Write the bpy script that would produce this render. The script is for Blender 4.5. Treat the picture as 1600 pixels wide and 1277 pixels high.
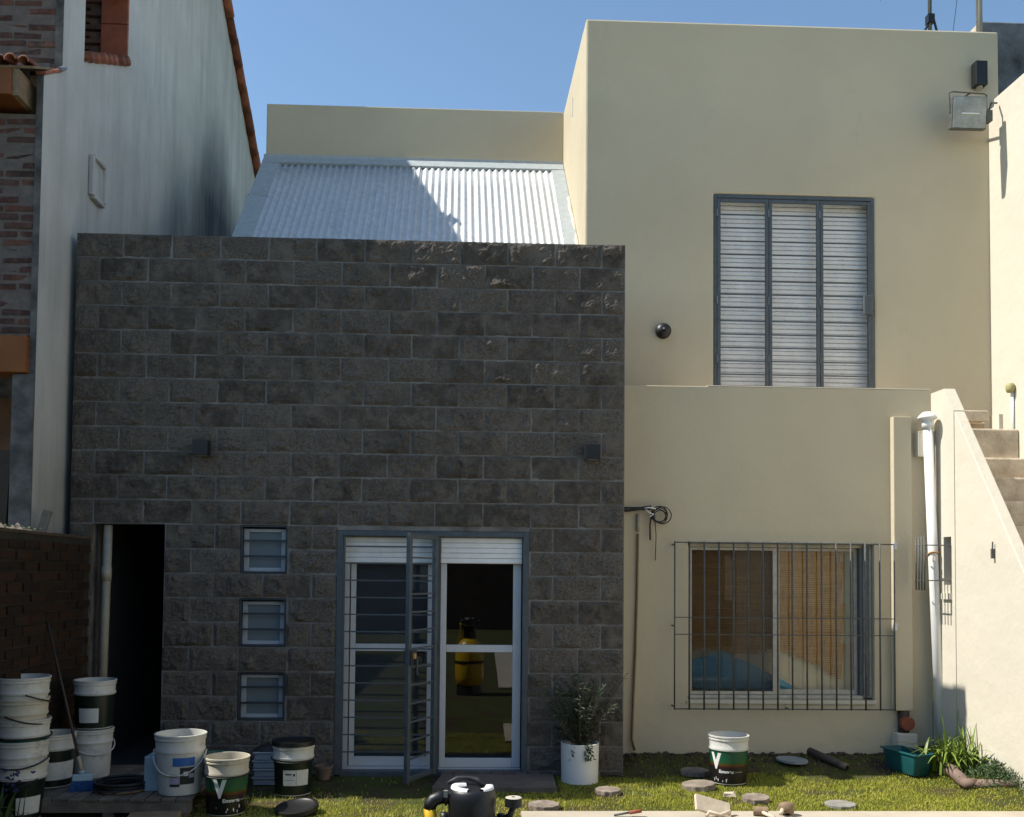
import bpy, bmesh, math, random
import numpy as np
from mathutils import Vector, Matrix, noise as mnoise

scene = bpy.context.scene
for o in list(bpy.data.objects):
    bpy.data.objects.remove(o)
COL = scene.collection
R = math.radians
random.seed(7)
rng = np.random.default_rng(11)

# ------------------------------------------------------------------ camera
YAW, PITCH, ROLL = 0.0379523, 0.0391773, 0.00969038
def cam_axes():
    cy, sy, cp, sp = math.cos(YAW), math.sin(YAW), math.cos(PITCH), math.sin(PITCH)
    f = Vector((sy*cp, cy*cp, sp)); r = Vector((cy, -sy, 0)); u = r.cross(f)
    cr, sr = math.cos(ROLL), math.sin(ROLL)
    return cr*r + sr*u, cr*u - sr*r, f
r_, u_, f_ = cam_axes()
cd = bpy.data.cameras.new('camera')
cam = bpy.data.objects.new('camera', cd); COL.objects.link(cam)
M = Matrix((r_, u_, -f_)).transposed().to_4x4()
M.translation = Vector((0, -8.3333, 1.73))
cam.matrix_world = M
cd.sensor_fit = 'HORIZONTAL'; cd.sensor_width = 36; cd.lens = 33.75
cd.shift_x = 0.02053; cd.shift_y = 0.12490
cd.clip_end = 600; cd.clip_start = 0.05
scene.camera = cam

# ------------------------------------------------------------------ light
SUN_EL, SUN_ROT = R(52), R(-89.85)
w = bpy.data.worlds.new('World'); scene.world = w; w.use_nodes = True
nt = w.node_tree; bg = nt.nodes['Background']
sky = nt.nodes.new('ShaderNodeTexSky'); sky.sky_type = 'NISHITA'; sky.sun_disc = False
sky.sun_elevation = SUN_EL; sky.sun_rotation = SUN_ROT
sky.air_density = 1.0; sky.dust_density = 0.15; sky.ozone_density = 0.9; sky.altitude = 20
wb = nt.nodes.new('ShaderNodeMix'); wb.data_type = 'RGBA'; wb.blend_type = 'MULTIPLY'; wb.inputs[0].default_value = 1.0
wb.inputs[7].default_value = (0.96, 1.04, 1.03, 1)      # camera white balance of the whole sky
nt.links.new(sky.outputs[0], wb.inputs[6]); nt.links.new(wb.outputs[2], bg.inputs[0]); bg.inputs[1].default_value = 0.127
sd = bpy.data.lights.new('sun', 'SUN'); sd.energy = 5.0; sd.angle = R(0.53); sd.color = (1.0, 0.95, 0.86)
so = bpy.data.objects.new('sun', sd); COL.objects.link(so)
to_sun = Vector((math.sin(SUN_ROT)*math.cos(SUN_EL), math.cos(SUN_ROT)*math.cos(SUN_EL), math.sin(SUN_EL)))
so.rotation_euler = to_sun.to_track_quat('Z', 'Y').to_euler(); so.location = (-12, 0, 18)

scene.render.engine = 'CYCLES'
scene.cycles.max_bounces = 8
scene.view_settings.view_transform = 'Standard'; scene.view_settings.look = 'None'
scene.view_settings.gamma = 1; scene.view_settings.use_curve_mapping = False
scene.view_settings.exposure = 0.5

# ------------------------------------------------------------------ materials
def new_mat(name):
    m = bpy.data.materials.new(name); m.use_nodes = True
    n = m.node_tree.nodes; l = m.node_tree.links
    return m, n, l, n['Principled BSDF']

def mixc(n, l, fac, a, b, mode='MIX'):
    x = n.new('ShaderNodeMix'); x.data_type = 'RGBA'; x.blend_type = mode
    if isinstance(fac, (int, float)): x.inputs[0].default_value = fac
    else: l.new(fac, x.inputs[0])
    for i, v in ((6, a), (7, b)):
        if isinstance(v, tuple): x.inputs[i].default_value = (*v, 1) if len(v) == 3 else v
        else: l.new(v, x.inputs[i])
    return x.outputs[2]

def coords(n, l, scale=(1, 1, 1), kind='Object'):
    tc = n.new('ShaderNodeTexCoord'); mp = n.new('ShaderNodeMapping')
    l.new(tc.outputs[kind], mp.inputs[0]); mp.inputs['Scale'].default_value = scale
    return mp.outputs[0]

def noise(n, l, vec, scale, detail=5, rough=0.6, lo=None, hi=None):
    t = n.new('ShaderNodeTexNoise'); t.inputs['Scale'].default_value = scale
    t.inputs['Detail'].default_value = detail; t.inputs['Roughness'].default_value = rough
    l.new(vec, t.inputs['Vector'])
    if lo is None: return t.outputs[0]
    r = n.new('ShaderNodeMapRange'); r.inputs[1].default_value = lo; r.inputs[2].default_value = hi
    l.new(t.outputs[0], r.inputs[0]); return r.outputs[0]

def bump(n, l, h, strength, dist, bsdf, prev=None):
    b = n.new('ShaderNodeBump'); b.inputs['Strength'].default_value = strength
    b.inputs['Distance'].default_value = dist; l.new(h, b.inputs['Height'])
    if prev: l.new(prev, b.inputs['Normal'])
    l.new(b.outputs[0], bsdf.inputs['Normal']); return b.outputs[0]

def simple(name, base, rough=0.6, var=0.25, scale=6, metal=0.0, bmp=0.0, bscale=60, bdist=0.004, rnd=0.0, spec=0.5):
    m, n, l, p = new_mat(name)
    v = coords(n, l)
    dark = tuple(c*(1-var) for c in base); lite = tuple(min(1, c*(1+var*0.6)) for c in base)
    c = mixc(n, l, noise(n, l, v, scale, 6, 0.65, 0.3, 0.7), dark, lite)
    if rnd:
        oi = n.new('ShaderNodeObjectInfo')
        mr = n.new('ShaderNodeMapRange'); mr.inputs[3].default_value = 1-rnd; mr.inputs[4].default_value = 1+rnd
        l.new(oi.outputs['Random'], mr.inputs[0])
        hs = n.new('ShaderNodeHueSaturation'); l.new(c, hs.inputs['Color']); l.new(mr.outputs[0], hs.inputs['Value']); c = hs.outputs[0]
    l.new(c, p.inputs['Base Color'])
    p.inputs['Roughness'].default_value = rough; p.inputs['Metallic'].default_value = metal
    p.inputs['Specular IOR Level'].default_value = spec
    if bmp: bump(n, l, noise(n, l, v, bscale, 4, 0.6), bmp, bdist, p)
    return m

def plaster(name, base, weather=0.12):
    m, n, l, p = new_mat(name); v = coords(n, l)
    a = tuple(c*(1-weather) for c in base); b = tuple(min(1, c*1.05) for c in base)
    c1 = mixc(n, l, noise(n, l, v, 0.8, 7, 0.6, 0.25, 0.75), a, b)
    c2 = mixc(n, l, noise(n, l, v, 0.55, 4, 0.55, 0.56, 0.66), c1, tuple(k*(1-weather*0.9) for k in base))
    c2 = mixc(n, l, noise(n, l, coords(n, l, (1.2, 1.2, 0.5)), 2.4, 6, 0.7, 0.62, 0.78), c2, tuple(k*(1-weather*1.6) for k in base))
    sp = noise(n, l, v, 35, 3, 0.6, 0.66, 0.78)
    c3 = mixc(n, l, sp, c2, tuple(c*0.86 for c in base))
    l.new(c3, p.inputs['Base Color']); p.inputs['Roughness'].default_value = 0.85
    p.inputs['Specular IOR Level'].default_value = 0.25
    b1 = bump(n, l, noise(n, l, v, 1.7, 5, 0.6), 0.5, 0.04, p)
    bump(n, l, noise(n, l, v, 110, 3, 0.6), 0.35, 0.003, p, b1)
    return m

MT = {}
MT['cream'] = plaster('cream_render', (0.53, 0.460, 0.330), 0.07)
MT['cream_lit'] = plaster('cream_render_lit', (0.60, 0.55, 0.45), 0.06)  # cream made paler for the sunlit walls, light put into its colour
# split-face concrete block: colour varies per block
def block_mat():
    m, n, l, p = new_mat('split_face_block'); v = coords(n, l)
    oi = n.new('ShaderNodeObjectInfo')
    off = n.new('ShaderNodeVectorMath'); off.operation = 'MULTIPLY_ADD'
    l.new(oi.outputs['Random'], off.inputs[0]); off.inputs[1].default_value = (31, 17, 47); l.new(v, off.inputs[2])
    vv = off.outputs[0]
    ra = n.new('ShaderNodeValToRGB'); e = ra.color_ramp.elements
    e[0].color = (0.042, 0.035, 0.031, 1); e[1].color = (0.205, 0.180, 0.158, 1)
    x = e.new(0.5); x.color = (0.112, 0.098, 0.088, 1)
    l.new(oi.outputs['Random'], ra.inputs[0])
    big = noise(n, l, vv, 9, 6, 0.65, 0.3, 0.72)
    c = mixc(n, l, big, ra.outputs[0], (0.195, 0.170, 0.142))
    fine = noise(n, l, vv, 60, 4, 0.7, 0.35, 0.65)
    c = mixc(n, l, fine, c, (0.088, 0.076, 0.066), 'MIX')
    c = mixc(n, l, noise(n, l, vv, 4.5, 5, 0.65, 0.48, 0.74), c, (0.185, 0.160, 0.136))
    l.new(c, p.inputs['Base Color']); p.inputs['Roughness'].default_value = 1.0; p.inputs['Specular IOR Level'].default_value = 0.05
    b1 = bump(n, l, noise(n, l, vv, 34, 7, 0.75), 1.0, 0.016, p)
    bump(n, l, noise(n, l, vv, 150, 4, 0.8), 1.0, 0.006, p, b1)
    return m
MT['block'] = block_mat()
def mortar_mat():
    m, n, l, p = new_mat('grey_mortar'); v = coords(n, l)
    c = mixc(n, l, noise(n, l, v, 3.4, 6, 0.7, 0.34, 0.60), (0.105, 0.096, 0.087), (0.215, 0.208, 0.196))
    l.new(c, p.inputs['Base Color']); p.inputs['Roughness'].default_value = 0.98; p.inputs['Specular IOR Level'].default_value = 0.1
    bump(n, l, noise(n, l, v, 80, 5, 0.7), 0.7, 0.006, p); return m
MT['mortar'] = mortar_mat()
def brick_mat(name, cols, mort, mix):
    m, n, l, p = new_mat(name); v = coords(n, l)
    oi = n.new('ShaderNodeObjectInfo'); ra = n.new('ShaderNodeValToRGB')
    e = ra.color_ramp.elements
    e[0].color = (*cols[0], 1); e[1].color = (*cols[-1], 1)
    for i, c in enumerate(cols[1:-1]): x = e.new((i+1)/(len(cols)-1)); x.color = (*c, 1)
    l.new(oi.outputs['Random'], ra.inputs[0])
    off = n.new('ShaderNodeVectorMath'); off.operation = 'MULTIPLY_ADD'
    l.new(oi.outputs['Random'], off.inputs[0]); off.inputs[1].default_value = (13, 57, 29); l.new(v, off.inputs[2])
    c = mixc(n, l, noise(n, l, off.outputs[0], 22, 6, 0.7, 0.62-mix, 0.78), ra.outputs[0], mort)
    c = mixc(n, l, noise(n, l, off.outputs[0], 7, 4, 0.6, 0.45, 0.75), c, (0.025, 0.02, 0.018))
    l.new(c, p.inputs['Base Color']); p.inputs['Roughness'].default_value = 0.9; p.inputs['Specular IOR Level'].default_value = 0.2
    bump(n, l, noise(n, l, off.outputs[0], 60, 5, 0.7), 0.7, 0.006, p)
    return m
MT['brick_up'] = brick_mat('weathered_red_brick', [(0.065,0.034,0.029),(0.105,0.046,0.035),(0.145,0.060,0.040),(0.085,0.042,0.034)], (0.115,0.092,0.080), 0.16)
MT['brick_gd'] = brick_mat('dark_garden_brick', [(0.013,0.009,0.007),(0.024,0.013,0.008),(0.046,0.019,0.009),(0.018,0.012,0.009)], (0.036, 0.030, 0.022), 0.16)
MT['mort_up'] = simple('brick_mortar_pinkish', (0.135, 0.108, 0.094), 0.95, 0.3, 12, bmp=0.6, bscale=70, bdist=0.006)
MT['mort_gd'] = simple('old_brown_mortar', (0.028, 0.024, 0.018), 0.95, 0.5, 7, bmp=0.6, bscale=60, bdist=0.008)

def whitewash():
    m, n, l, p = new_mat('stained_whitewash')
    v = coords(n, l)
    streak = noise(n, l, coords(n, l, (2.2, 2.2, 0.30)), 1.6, 8, 0.68, 0.46, 0.85)
    c = mixc(n, l, noise(n, l, v, 1.3, 6, 0.6, 0.3, 0.75), (0.43, 0.43, 0.40), (0.56, 0.555, 0.53))
    c = mixc(n, l, streak, c, (0.30, 0.30, 0.285))
    thin = noise(n, l, coords(n, l, (4, 4, 0.10)), 2.2, 6, 0.7, 0.64, 0.80)
    c = mixc(n, l, thin, c, (0.16, 0.16, 0.155))
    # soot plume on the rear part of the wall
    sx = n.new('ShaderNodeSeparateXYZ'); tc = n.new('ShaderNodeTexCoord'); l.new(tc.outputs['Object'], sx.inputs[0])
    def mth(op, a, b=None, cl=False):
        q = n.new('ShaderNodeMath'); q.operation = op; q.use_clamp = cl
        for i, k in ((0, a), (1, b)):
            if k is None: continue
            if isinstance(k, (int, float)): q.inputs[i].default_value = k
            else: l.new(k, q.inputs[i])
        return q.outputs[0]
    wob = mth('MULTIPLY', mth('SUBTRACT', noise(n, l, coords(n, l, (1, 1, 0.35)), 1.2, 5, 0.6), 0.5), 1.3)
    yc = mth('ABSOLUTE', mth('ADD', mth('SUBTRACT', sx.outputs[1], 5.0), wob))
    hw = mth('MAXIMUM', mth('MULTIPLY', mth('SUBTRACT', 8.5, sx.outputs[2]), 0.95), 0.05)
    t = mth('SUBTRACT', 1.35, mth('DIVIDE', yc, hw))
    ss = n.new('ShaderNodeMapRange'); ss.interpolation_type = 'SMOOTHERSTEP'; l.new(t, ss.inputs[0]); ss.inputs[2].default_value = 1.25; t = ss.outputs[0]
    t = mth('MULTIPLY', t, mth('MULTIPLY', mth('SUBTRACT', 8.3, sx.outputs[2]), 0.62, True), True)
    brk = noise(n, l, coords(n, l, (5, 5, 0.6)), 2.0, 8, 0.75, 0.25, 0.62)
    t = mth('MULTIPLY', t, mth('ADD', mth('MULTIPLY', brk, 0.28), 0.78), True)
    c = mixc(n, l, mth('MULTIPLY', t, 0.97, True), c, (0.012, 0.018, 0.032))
    c = mixc(n, l, noise(n, l, v, 26, 6, 0.75, 0.64, 0.76), c, (0.20, 0.20, 0.19))
    l.new(c, p.inputs['Base Color']); p.inputs['Roughness'].default_value = 0.9; p.inputs['Specular IOR Level'].default_value = 0.2
    b1 = bump(n, l, noise(n, l, v, 4, 5, 0.6), 0.3, 0.02, p)
    bump(n, l, noise(n, l, v, 90, 3, 0.6), 0.4, 0.004, p, b1)
    return m
MT['white_wall'] = whitewash()
MT['old_conc'] = simple('mottled_old_concrete', (0.11, 0.105, 0.10), 0.95, 0.75, 5, bmp=0.6, bscale=30, bdist=0.012)
MT['tower'] = simple('black_stained_concrete', (0.15, 0.155, 0.165), 0.95, 0.75, 2.2, bmp=0.5, bscale=25, bdist=0.01)
MT['step'] = simple('bare_cement_step', (0.56, 0.47, 0.355), 0.95, 0.35, 5, bmp=0.7, bscale=40, bdist=0.012)
def galv(name, base, rough, var):
    m, n, l, p = new_mat(name); v = coords(n, l)
    c = mixc(n, l, noise(n, l, v, 14, 5, 0.7, 0.3, 0.7), tuple(k*(1-var) for k in base), base)
    c = mixc(n, l, noise(n, l, coords(n, l, (1, 1, 1)), 3, 5, 0.7, 0.62, 0.8), c, (0.30, 0.29, 0.28))
    l.new(c, p.inputs['Base Color']); p.inputs['Metallic'].default_value = 0.35
    p.inputs['Roughness'].default_value = rough
    bump(n, l, noise(n, l, v, 30, 4, 0.6), 0.12, 0.004, p)
    return m
MT['zinc'] = galv('corrugated_zinc', (0.64, 0.66, 0.67), 0.55, 0.25)
MT['flash'] = galv('grey_zinc_flashing', (0.46, 0.50, 0.505), 0.65, 0.2)
MT['tile'] = simple('terracotta_tile', (0.26, 0.085, 0.045), 0.85, 0.5, 9, bmp=0.4, bscale=50, rnd=0.45)
MT['orange'] = simple('orange_painted_timber', (0.200, 0.060, 0.006), 0.7, 0.3, 4)
MT['steel'] = simple('blue_grey_painted_steel', (0.070, 0.086, 0.100), 0.5, 0.3, 14, rnd=0.08)
MT['steel_d'] = simple('dark_grey_painted_steel', (0.030, 0.038, 0.044), 0.5, 0.3, 14)
MT['bar_g'] = simple('weathered_grey_iron', (0.085, 0.088, 0.080), 0.6, 0.35, 20)
MT['alu'] = simple('white_aluminium', (0.55, 0.57, 0.60), 0.4, 0.08, 5)
MT['shutter'] = simple('white_roller_slats', (0.80, 0.79, 0.78), 0.5, 0.12, 6)
MT['alu_d'] = simple('dull_aluminium', (0.36, 0.39, 0.43), 0.5, 0.15, 6)
MT['dusty'] = simple('dusty_cream_frame', (0.46, 0.43, 0.36), 0.7, 0.25, 12)
MT['dots'] = simple('shutter_vent_slot', (0.58, 0.57, 0.55), 0.8, 0.2)
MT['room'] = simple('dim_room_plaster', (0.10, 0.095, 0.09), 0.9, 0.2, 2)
MT['black'] = simple('black_plastic', (0.008, 0.008, 0.009), 0.45, 0.3, 12, bmp=0.1, bscale=90)
MT['rubber'] = simple('black_rubber', (0.015, 0.015, 0.017), 0.6, 0.3, 10)
def grimy(name, base):
    m, n, l, p = new_mat(name); v = coords(n, l)
    oi = n.new('ShaderNodeObjectInfo'); off = n.new('ShaderNodeVectorMath'); off.operation = 'MULTIPLY_ADD'
    l.new(oi.outputs['Random'], off.inputs[0]); off.inputs[1].default_value = (9, 23, 5); l.new(v, off.inputs[2]); vv = off.outputs[0]
    c = mixc(n, l, noise(n, l, vv, 9, 6, 0.65, 0.35, 0.7), tuple(k*.82 for k in base), base)
    c = mixc(n, l, noise(n, l, vv, 6, 7, 0.75, 0.56, 0.74), c, tuple(k*f for k, f in zip(base, (.52, .47, .40))))
    c = mixc(n, l, noise(n, l, vv, 45, 4, 0.7, 0.64, 0.72), c, tuple(k*.4 for k in base))
    l.new(c, p.inputs['Base Color']); p.inputs['Roughness'].default_value = 0.5
    return m
MT['bplast'] = grimy('white_bucket_plastic', (0.64, 0.63, 0.58))
MT['creampl'] = grimy('cream_bucket_plastic', (0.58, 0.53, 0.42))
MT['pipe_w'] = simple('white_pipe_plastic', (0.76, 0.75, 0.72), 0.38, 0.08, 4)
MT['pipe_g'] = simple('greyish_cream_pipe', (0.34, 0.31, 0.24), 0.6, 0.25, 5)
MT['paleblue'] = simple('pale_blue_plastic', (0.36, 0.47, 0.55), 0.5, 0.15, 8)
MT['teal'] = simple('teal_plastic', (0.012, 0.10, 0.105), 0.42, 0.2, 8)
MT['teal_b'] = simple('dull_teal_plastic', (0.035, 0.13, 0.11), 0.5, 0.2, 8)
MT['brown_pipe'] = simple('brown_clay_pipe', (0.19, 0.125, 0.095), 0.75, 0.3, 12)
MT['dark_pipe'] = simple('dark_brown_pipe', (0.05, 0.037, 0.03), 0.65, 0.3, 10)
MT['terra'] = simple('terracotta', (0.27, 0.075, 0.035), 0.8, 0.25, 12)
MT['wood_g'] = simple('grey_pallet_wood', (0.15, 0.125, 0.10), 0.9, 0.45, 9, bmp=0.4, bscale=40, rnd=0.25)
MT['wood'] = simple('pale_timber', (0.50, 0.38, 0.25), 0.8, 0.3, 12, rnd=0.1)
MT['wood_d'] = simple('worn_tool_timber', (0.24, 0.165, 0.10), 0.8, 0.4, 14)
MT['dusty_w'] = simple('dusty_pale_wood', (0.58, 0.49, 0.37), 0.8, 0.25, 15)
MT['stick'] = simple('dark_broom_stick', (0.045, 0.03, 0.02), 0.6, 0.3, 10)
MT['blue_br'] = simple('blue_broom_fibre', (0.012, 0.075, 0.24), 0.7, 0.35, 40)
MT['stone'] = simple('paver_concrete', (0.235, 0.19, 0.15), 0.95, 0.5, 12, bmp=0.6, bscale=50, bdist=0.008)
MT['slab'] = simple('doorstep_slab', (0.125, 0.10, 0.085), 0.9, 0.3, 8, bmp=0.4, bscale=50)
MT['slabb'] = simple('doorstep_brick', (0.10, 0.075, 0.062), 0.9, 0.3, 12, rnd=0.3)
MT['paleb'] = simple('pale_paving', (0.60, 0.51, 0.40), 0.9, 0.16, 5, bmp=0.3, bscale=60)
MT['yellow'] = simple('yellow_filter_shell', (0.62, 0.38, 0.01), 0.3, 0.08, 6)
MT['cap_y'] = simple('faded_yellow_cap', (0.34, 0.31, 0.14), 0.7, 0.2, 8)
MT['hose'] = simple('brown_rubber_hose', (0.20, 0.125, 0.055), 0.6, 0.25, 6)
MT['lid_b'] = simple('blue_grey_lid', (0.20, 0.235, 0.26), 0.5, 0.3, 12)
MT['rope'] = simple('orange_rope', (0.50, 0.27, 0.08), 0.9, 0.3, 60)
MT['lamp_gl'] = simple('floodlight_glass', (0.30, 0.325, 0.31), 0.25, 0.35, 9)
MT['cane'] = None
MT['label'] = simple('paper_label', (0.60, 0.60, 0.57), 0.7, 0.12, 30)
MT['ink'] = simple('black_print', (0.02, 0.02, 0.022), 0.6, 0.1)
MT['blue_pr'] = simple('blue_print', (0.03, 0.12, 0.40), 0.5, 0.15)
MT['white_pr'] = simple('white_print', (0.75, 0.75, 0.72), 0.5, 0.08)
MT['lilac_pr'] = simple('lilac_print', (0.36, 0.32, 0.46), 0.5, 0.1)
MT['leaf'] = simple('strap_leaf_green', (0.17, 0.245, 0.035), 0.5, 0.5, 5)
MT['leaf_f'] = simple('feathery_leaf_green', (0.05, 0.095, 0.022), 0.6, 0.5, 7)
MT['leaf_d'] = simple('dark_bush_green', (0.042, 0.066, 0.030), 0.6, 0.5, 6)
MT['stem'] = simple('brown_stem', (0.06, 0.04, 0.025), 0.8, 0.3, 12)
MT['purple'] = simple('purple_petal', (0.07, 0.045, 0.20), 0.6, 0.3, 14)
MT['blue_fill'] = simple('pane_blue', (0.16, 0.42, 0.62), 0.45, 0.3, 4)
MT['pale_backing'] = simple('cream_backing', (0.85, 0.72, 0.50), 0.9, 0.10, 2.5)
MT['conc_b'] = simple('grey_cover', (0.24, 0.23, 0.20), 0.9, 0.3, 9)
MT['far_brick'] = simple('far_brick_wall', (0.13, 0.075, 0.055), 0.9, 0.5, 3)
MT['hedge'] = simple('far_hedge', (0.025, 0.045, 0.012), 0.8, 0.6, 2, bmp=0.8, bscale=6, bdist=0.2)
MT['soil'] = simple('crumbly_soil', (0.085, 0.06, 0.04), 0.95, 0.5, 14, bmp=0.8, bscale=60, bdist=0.02)

def cane_mat():
    m, n, l, p = new_mat('woven_cane'); v = coords(n, l, (1.5, 1.5, 34))
    wv = noise(n, l, v, 2.2, 5, 0.7, 0.25, 0.75)
    oi = n.new('ShaderNodeObjectInfo')
    c = mixc(n, l, wv, (0.40, 0.185, 0.045), (0.72, 0.40, 0.13))
    c = mixc(n, l, noise(n, l, coords(n, l, (22, 22, 3)), 2, 4, 0.6, 0.5, 0.8), c, (0.34, 0.155, 0.04))
    l.new(c, p.inputs['Base Color']); p.inputs['Roughness'].default_value = 0.8
    bump(n, l, wv, 0.5, 0.006, p)
    return m
MT['cane'] = cane_mat()

def sleeve_mat():        # printed green over black sleeve of the paint buckets
    m, n, l, p = new_mat('printed_green_black_sleeve')
    tc = n.new('ShaderNodeTexCoord'); sx = n.new('ShaderNodeSeparateXYZ'); l.new(tc.outputs['Object'], sx.inputs[0])
    ra = n.new('ShaderNodeValToRGB'); ra.color_ramp.interpolation = 'LINEAR'
    mr = n.new('ShaderNodeMapRange'); mr.inputs[2].default_value = 0.4; l.new(sx.outputs[2], mr.inputs[0])
    e = ra.color_ramp.elements
    e[0].position = 0.0; e[0].color = (0.008, 0.008, 0.010, 1)
    e[1].position = 1.0; e[1].color = (0.004, 0.055, 0.028, 1)
    for pos, c in ((0.375, (0.012,0.008,0.009)), (0.385, (0.09,0.016,0.006)), (0.415, (0.11,0.03,0.006)), (0.43, (0.03,0.07,0.01)), (0.50, (0.006,0.085,0.036)), (0.62, (0.004,0.075,0.036))):
        x = e.new(pos); x.color = (*c, 1)
    l.new(mr.outputs[0], ra.inputs[0])
    c = mixc(n, l, noise(n, l, coords(n, l), 18, 5, 0.7, 0.66, 0.72), ra.outputs[0], (0.15, 0.17, 0.15))
    l.new(c, p.inputs['Base Color']); p.inputs['Roughness'].default_value = 0.35
    return m
MT['sleeve'] = sleeve_mat()
MT['sleeve_k'] = simple('black_green_sleeve', (0.007, 0.014, 0.009), 0.35, 0.3, 8)

def glass_mat(name, tint, refl=0.0, k=1.15):
    m, n, l, p = new_mat(name)
    out = n['Material Output']; n.remove(p)
    tr = n.new('ShaderNodeBsdfTransparent'); tr.inputs[0].default_value = (*tint, 1)
    gl = n.new('ShaderNodeBsdfGlossy'); gl.inputs['Roughness'].default_value = 0.0; gl.inputs[0].default_value = (0.95, 0.97, 1, 1)
    lw = n.new('ShaderNodeFresnel'); lw.inputs[0].default_value = 1.52
    ad = n.new('ShaderNodeMath'); ad.operation = 'MULTIPLY_ADD'; ad.inputs[1].default_value = k; ad.inputs[2].default_value = refl; ad.use_clamp = True
    l.new(lw.outputs[0], ad.inputs[0])
    nz = noise(n, l, coords(n, l, (1, 1, 0.6)), 1.4, 2, 0.4)
    b = n.new('ShaderNodeBump'); b.inputs['Strength'].default_value = 0.03; b.inputs['Distance'].default_value = 0.02
    l.new(nz, b.inputs['Height']); l.new(b.outputs[0], gl.inputs['Normal'])
    mx = n.new('ShaderNodeMixShader'); l.new(ad.outputs[0], mx.inputs[0]); l.new(tr.outputs[0], mx.inputs[1]); l.new(gl.outputs[0], mx.inputs[2])
    l.new(mx.outputs[0], out.inputs[0])
    return m
MT['glass'] = glass_mat('clear_glass', (0.90, 0.92, 0.92), 0.0)
MT['glass_w'] = glass_mat('dusty_window_glass', (0.90, 0.91, 0.90), 0.0, 0.55)
MT['screen_g'] = simple('grey_door_screen', (0.115, 0.125, 0.145), 0.9, 0.12, 3)
MT['frost'] = simple('frosted_pane', (0.15, 0.185, 0.205), 0.22, 0.08, 2, spec=0.6)
def screen_mat():
    m, n, l, p = new_mat('insect_screen'); out = n['Material Output']
    tr = n.new('ShaderNodeBsdfTransparent'); mx = n.new('ShaderNodeMixShader'); mx.inputs[0].default_value = 0.62
    p.inputs['Base Color'].default_value = (0.028, 0.024, 0.02, 1); p.inputs['Roughness'].default_value = 0.9
    nz = noise(n, l, coords(n, l), 400, 2, 0.5, 0.3, 0.7)
    mr = n.new('ShaderNodeMapRange'); mr.inputs[3].default_value = 0.20; mr.inputs[4].default_value = 0.26
    l.new(nz, mr.inputs[0]); l.new(mr.outputs[0], mx.inputs[0])
    l.new(tr.outputs[0], mx.inputs[1]); l.new(p.outputs[0], mx.inputs[2]); l.new(mx.outputs[0], out.inputs[0])
    return m
MT['screen'] = screen_mat()

def ground_mat():
    m, n, l, p = new_mat('lawn_soil'); v = coords(n, l)
    g = mixc(n, l, noise(n, l, v, 3, 6, 0.65, 0.3, 0.7), (0.050, 0.060, 0.016), (0.085, 0.095, 0.028))
    s = mixc(n, l, noise(n, l, v, 18, 6, 0.7, 0.3, 0.7), (0.045, 0.03, 0.02), (0.10, 0.072, 0.046))
    c = mixc(n, l, noise(n, l, v, 2.2, 6, 0.6, 0.45, 0.6), g, s)
    l.new(c, p.inputs['Base Color']); p.inputs['Roughness'].default_value = 0.95; p.inputs['Specular IOR Level'].default_value = 0.1
    bump(n, l, noise(n, l, v, 45, 5, 0.7), 0.9, 0.02, p)
    return m
MT['ground'] = ground_mat()
def paving_mat():
    m, n, l, p = new_mat('pale_concrete_paving'); v = coords(n, l)
    c = mixc(n, l, noise(n, l, v, 2.5, 7, 0.65, 0.3, 0.7), (0.37, 0.32, 0.25), (0.46, 0.405, 0.32))
    c = mixc(n, l, noise(n, l, v, 1.1, 3, 0.6, 0.62, 0.72), c, (0.55, 0.46, 0.22))
    c = mixc(n, l, noise(n, l, v, 40, 4, 0.7, 0.6, 0.8), c, (0.33, 0.28, 0.22))
    l.new(c, p.inputs['Base Color']); p.inputs['Roughness'].default_value = 0.9
    bump(n, l, noise(n, l, v, 70, 4, 0.6), 0.4, 0.005, p)
    return m
MT['paving'] = paving_mat()
MT['water'] = simple('pool_water', (0.03, 0.23, 0.42), 0.08, 0.15, 1.5)
def grass_mat():
    m, n, l, p = new_mat('grass_blade')
    at = n.new('ShaderNodeAttribute'); at.attribute_name = 'shade'
    ra = n.new('ShaderNodeValToRGB'); e = ra.color_ramp.elements
    e[0].color = (0.19, 0.215, 0.03, 1); e[1].color = (0.58, 0.46, 0.22, 1)
    x = e.new(0.4); x.color = (0.37, 0.38, 0.052, 1)
    x = e.new(0.75); x.color = (0.44, 0.42, 0.08, 1)
    l.new(at.outputs['Fac'], ra.inputs[0]); l.new(ra.outputs[0], p.inputs['Base Color'])
    p.inputs['Roughness'].default_value = 0.65; p.inputs['Specular IOR Level'].default_value = 0.2
    tl = n.new('ShaderNodeBsdfTranslucent'); l.new(ra.outputs[0], tl.inputs[0])
    mx = n.new('ShaderNodeMixShader'); mx.inputs[0].default_value = 0.3
    l.new(p.outputs[0], mx.inputs[1]); l.new(tl.outputs[0], mx.inputs[2]); l.new(mx.outputs[0], n['Material Output'].inputs[0])
    return m
MT['grass'] = grass_mat()

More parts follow.
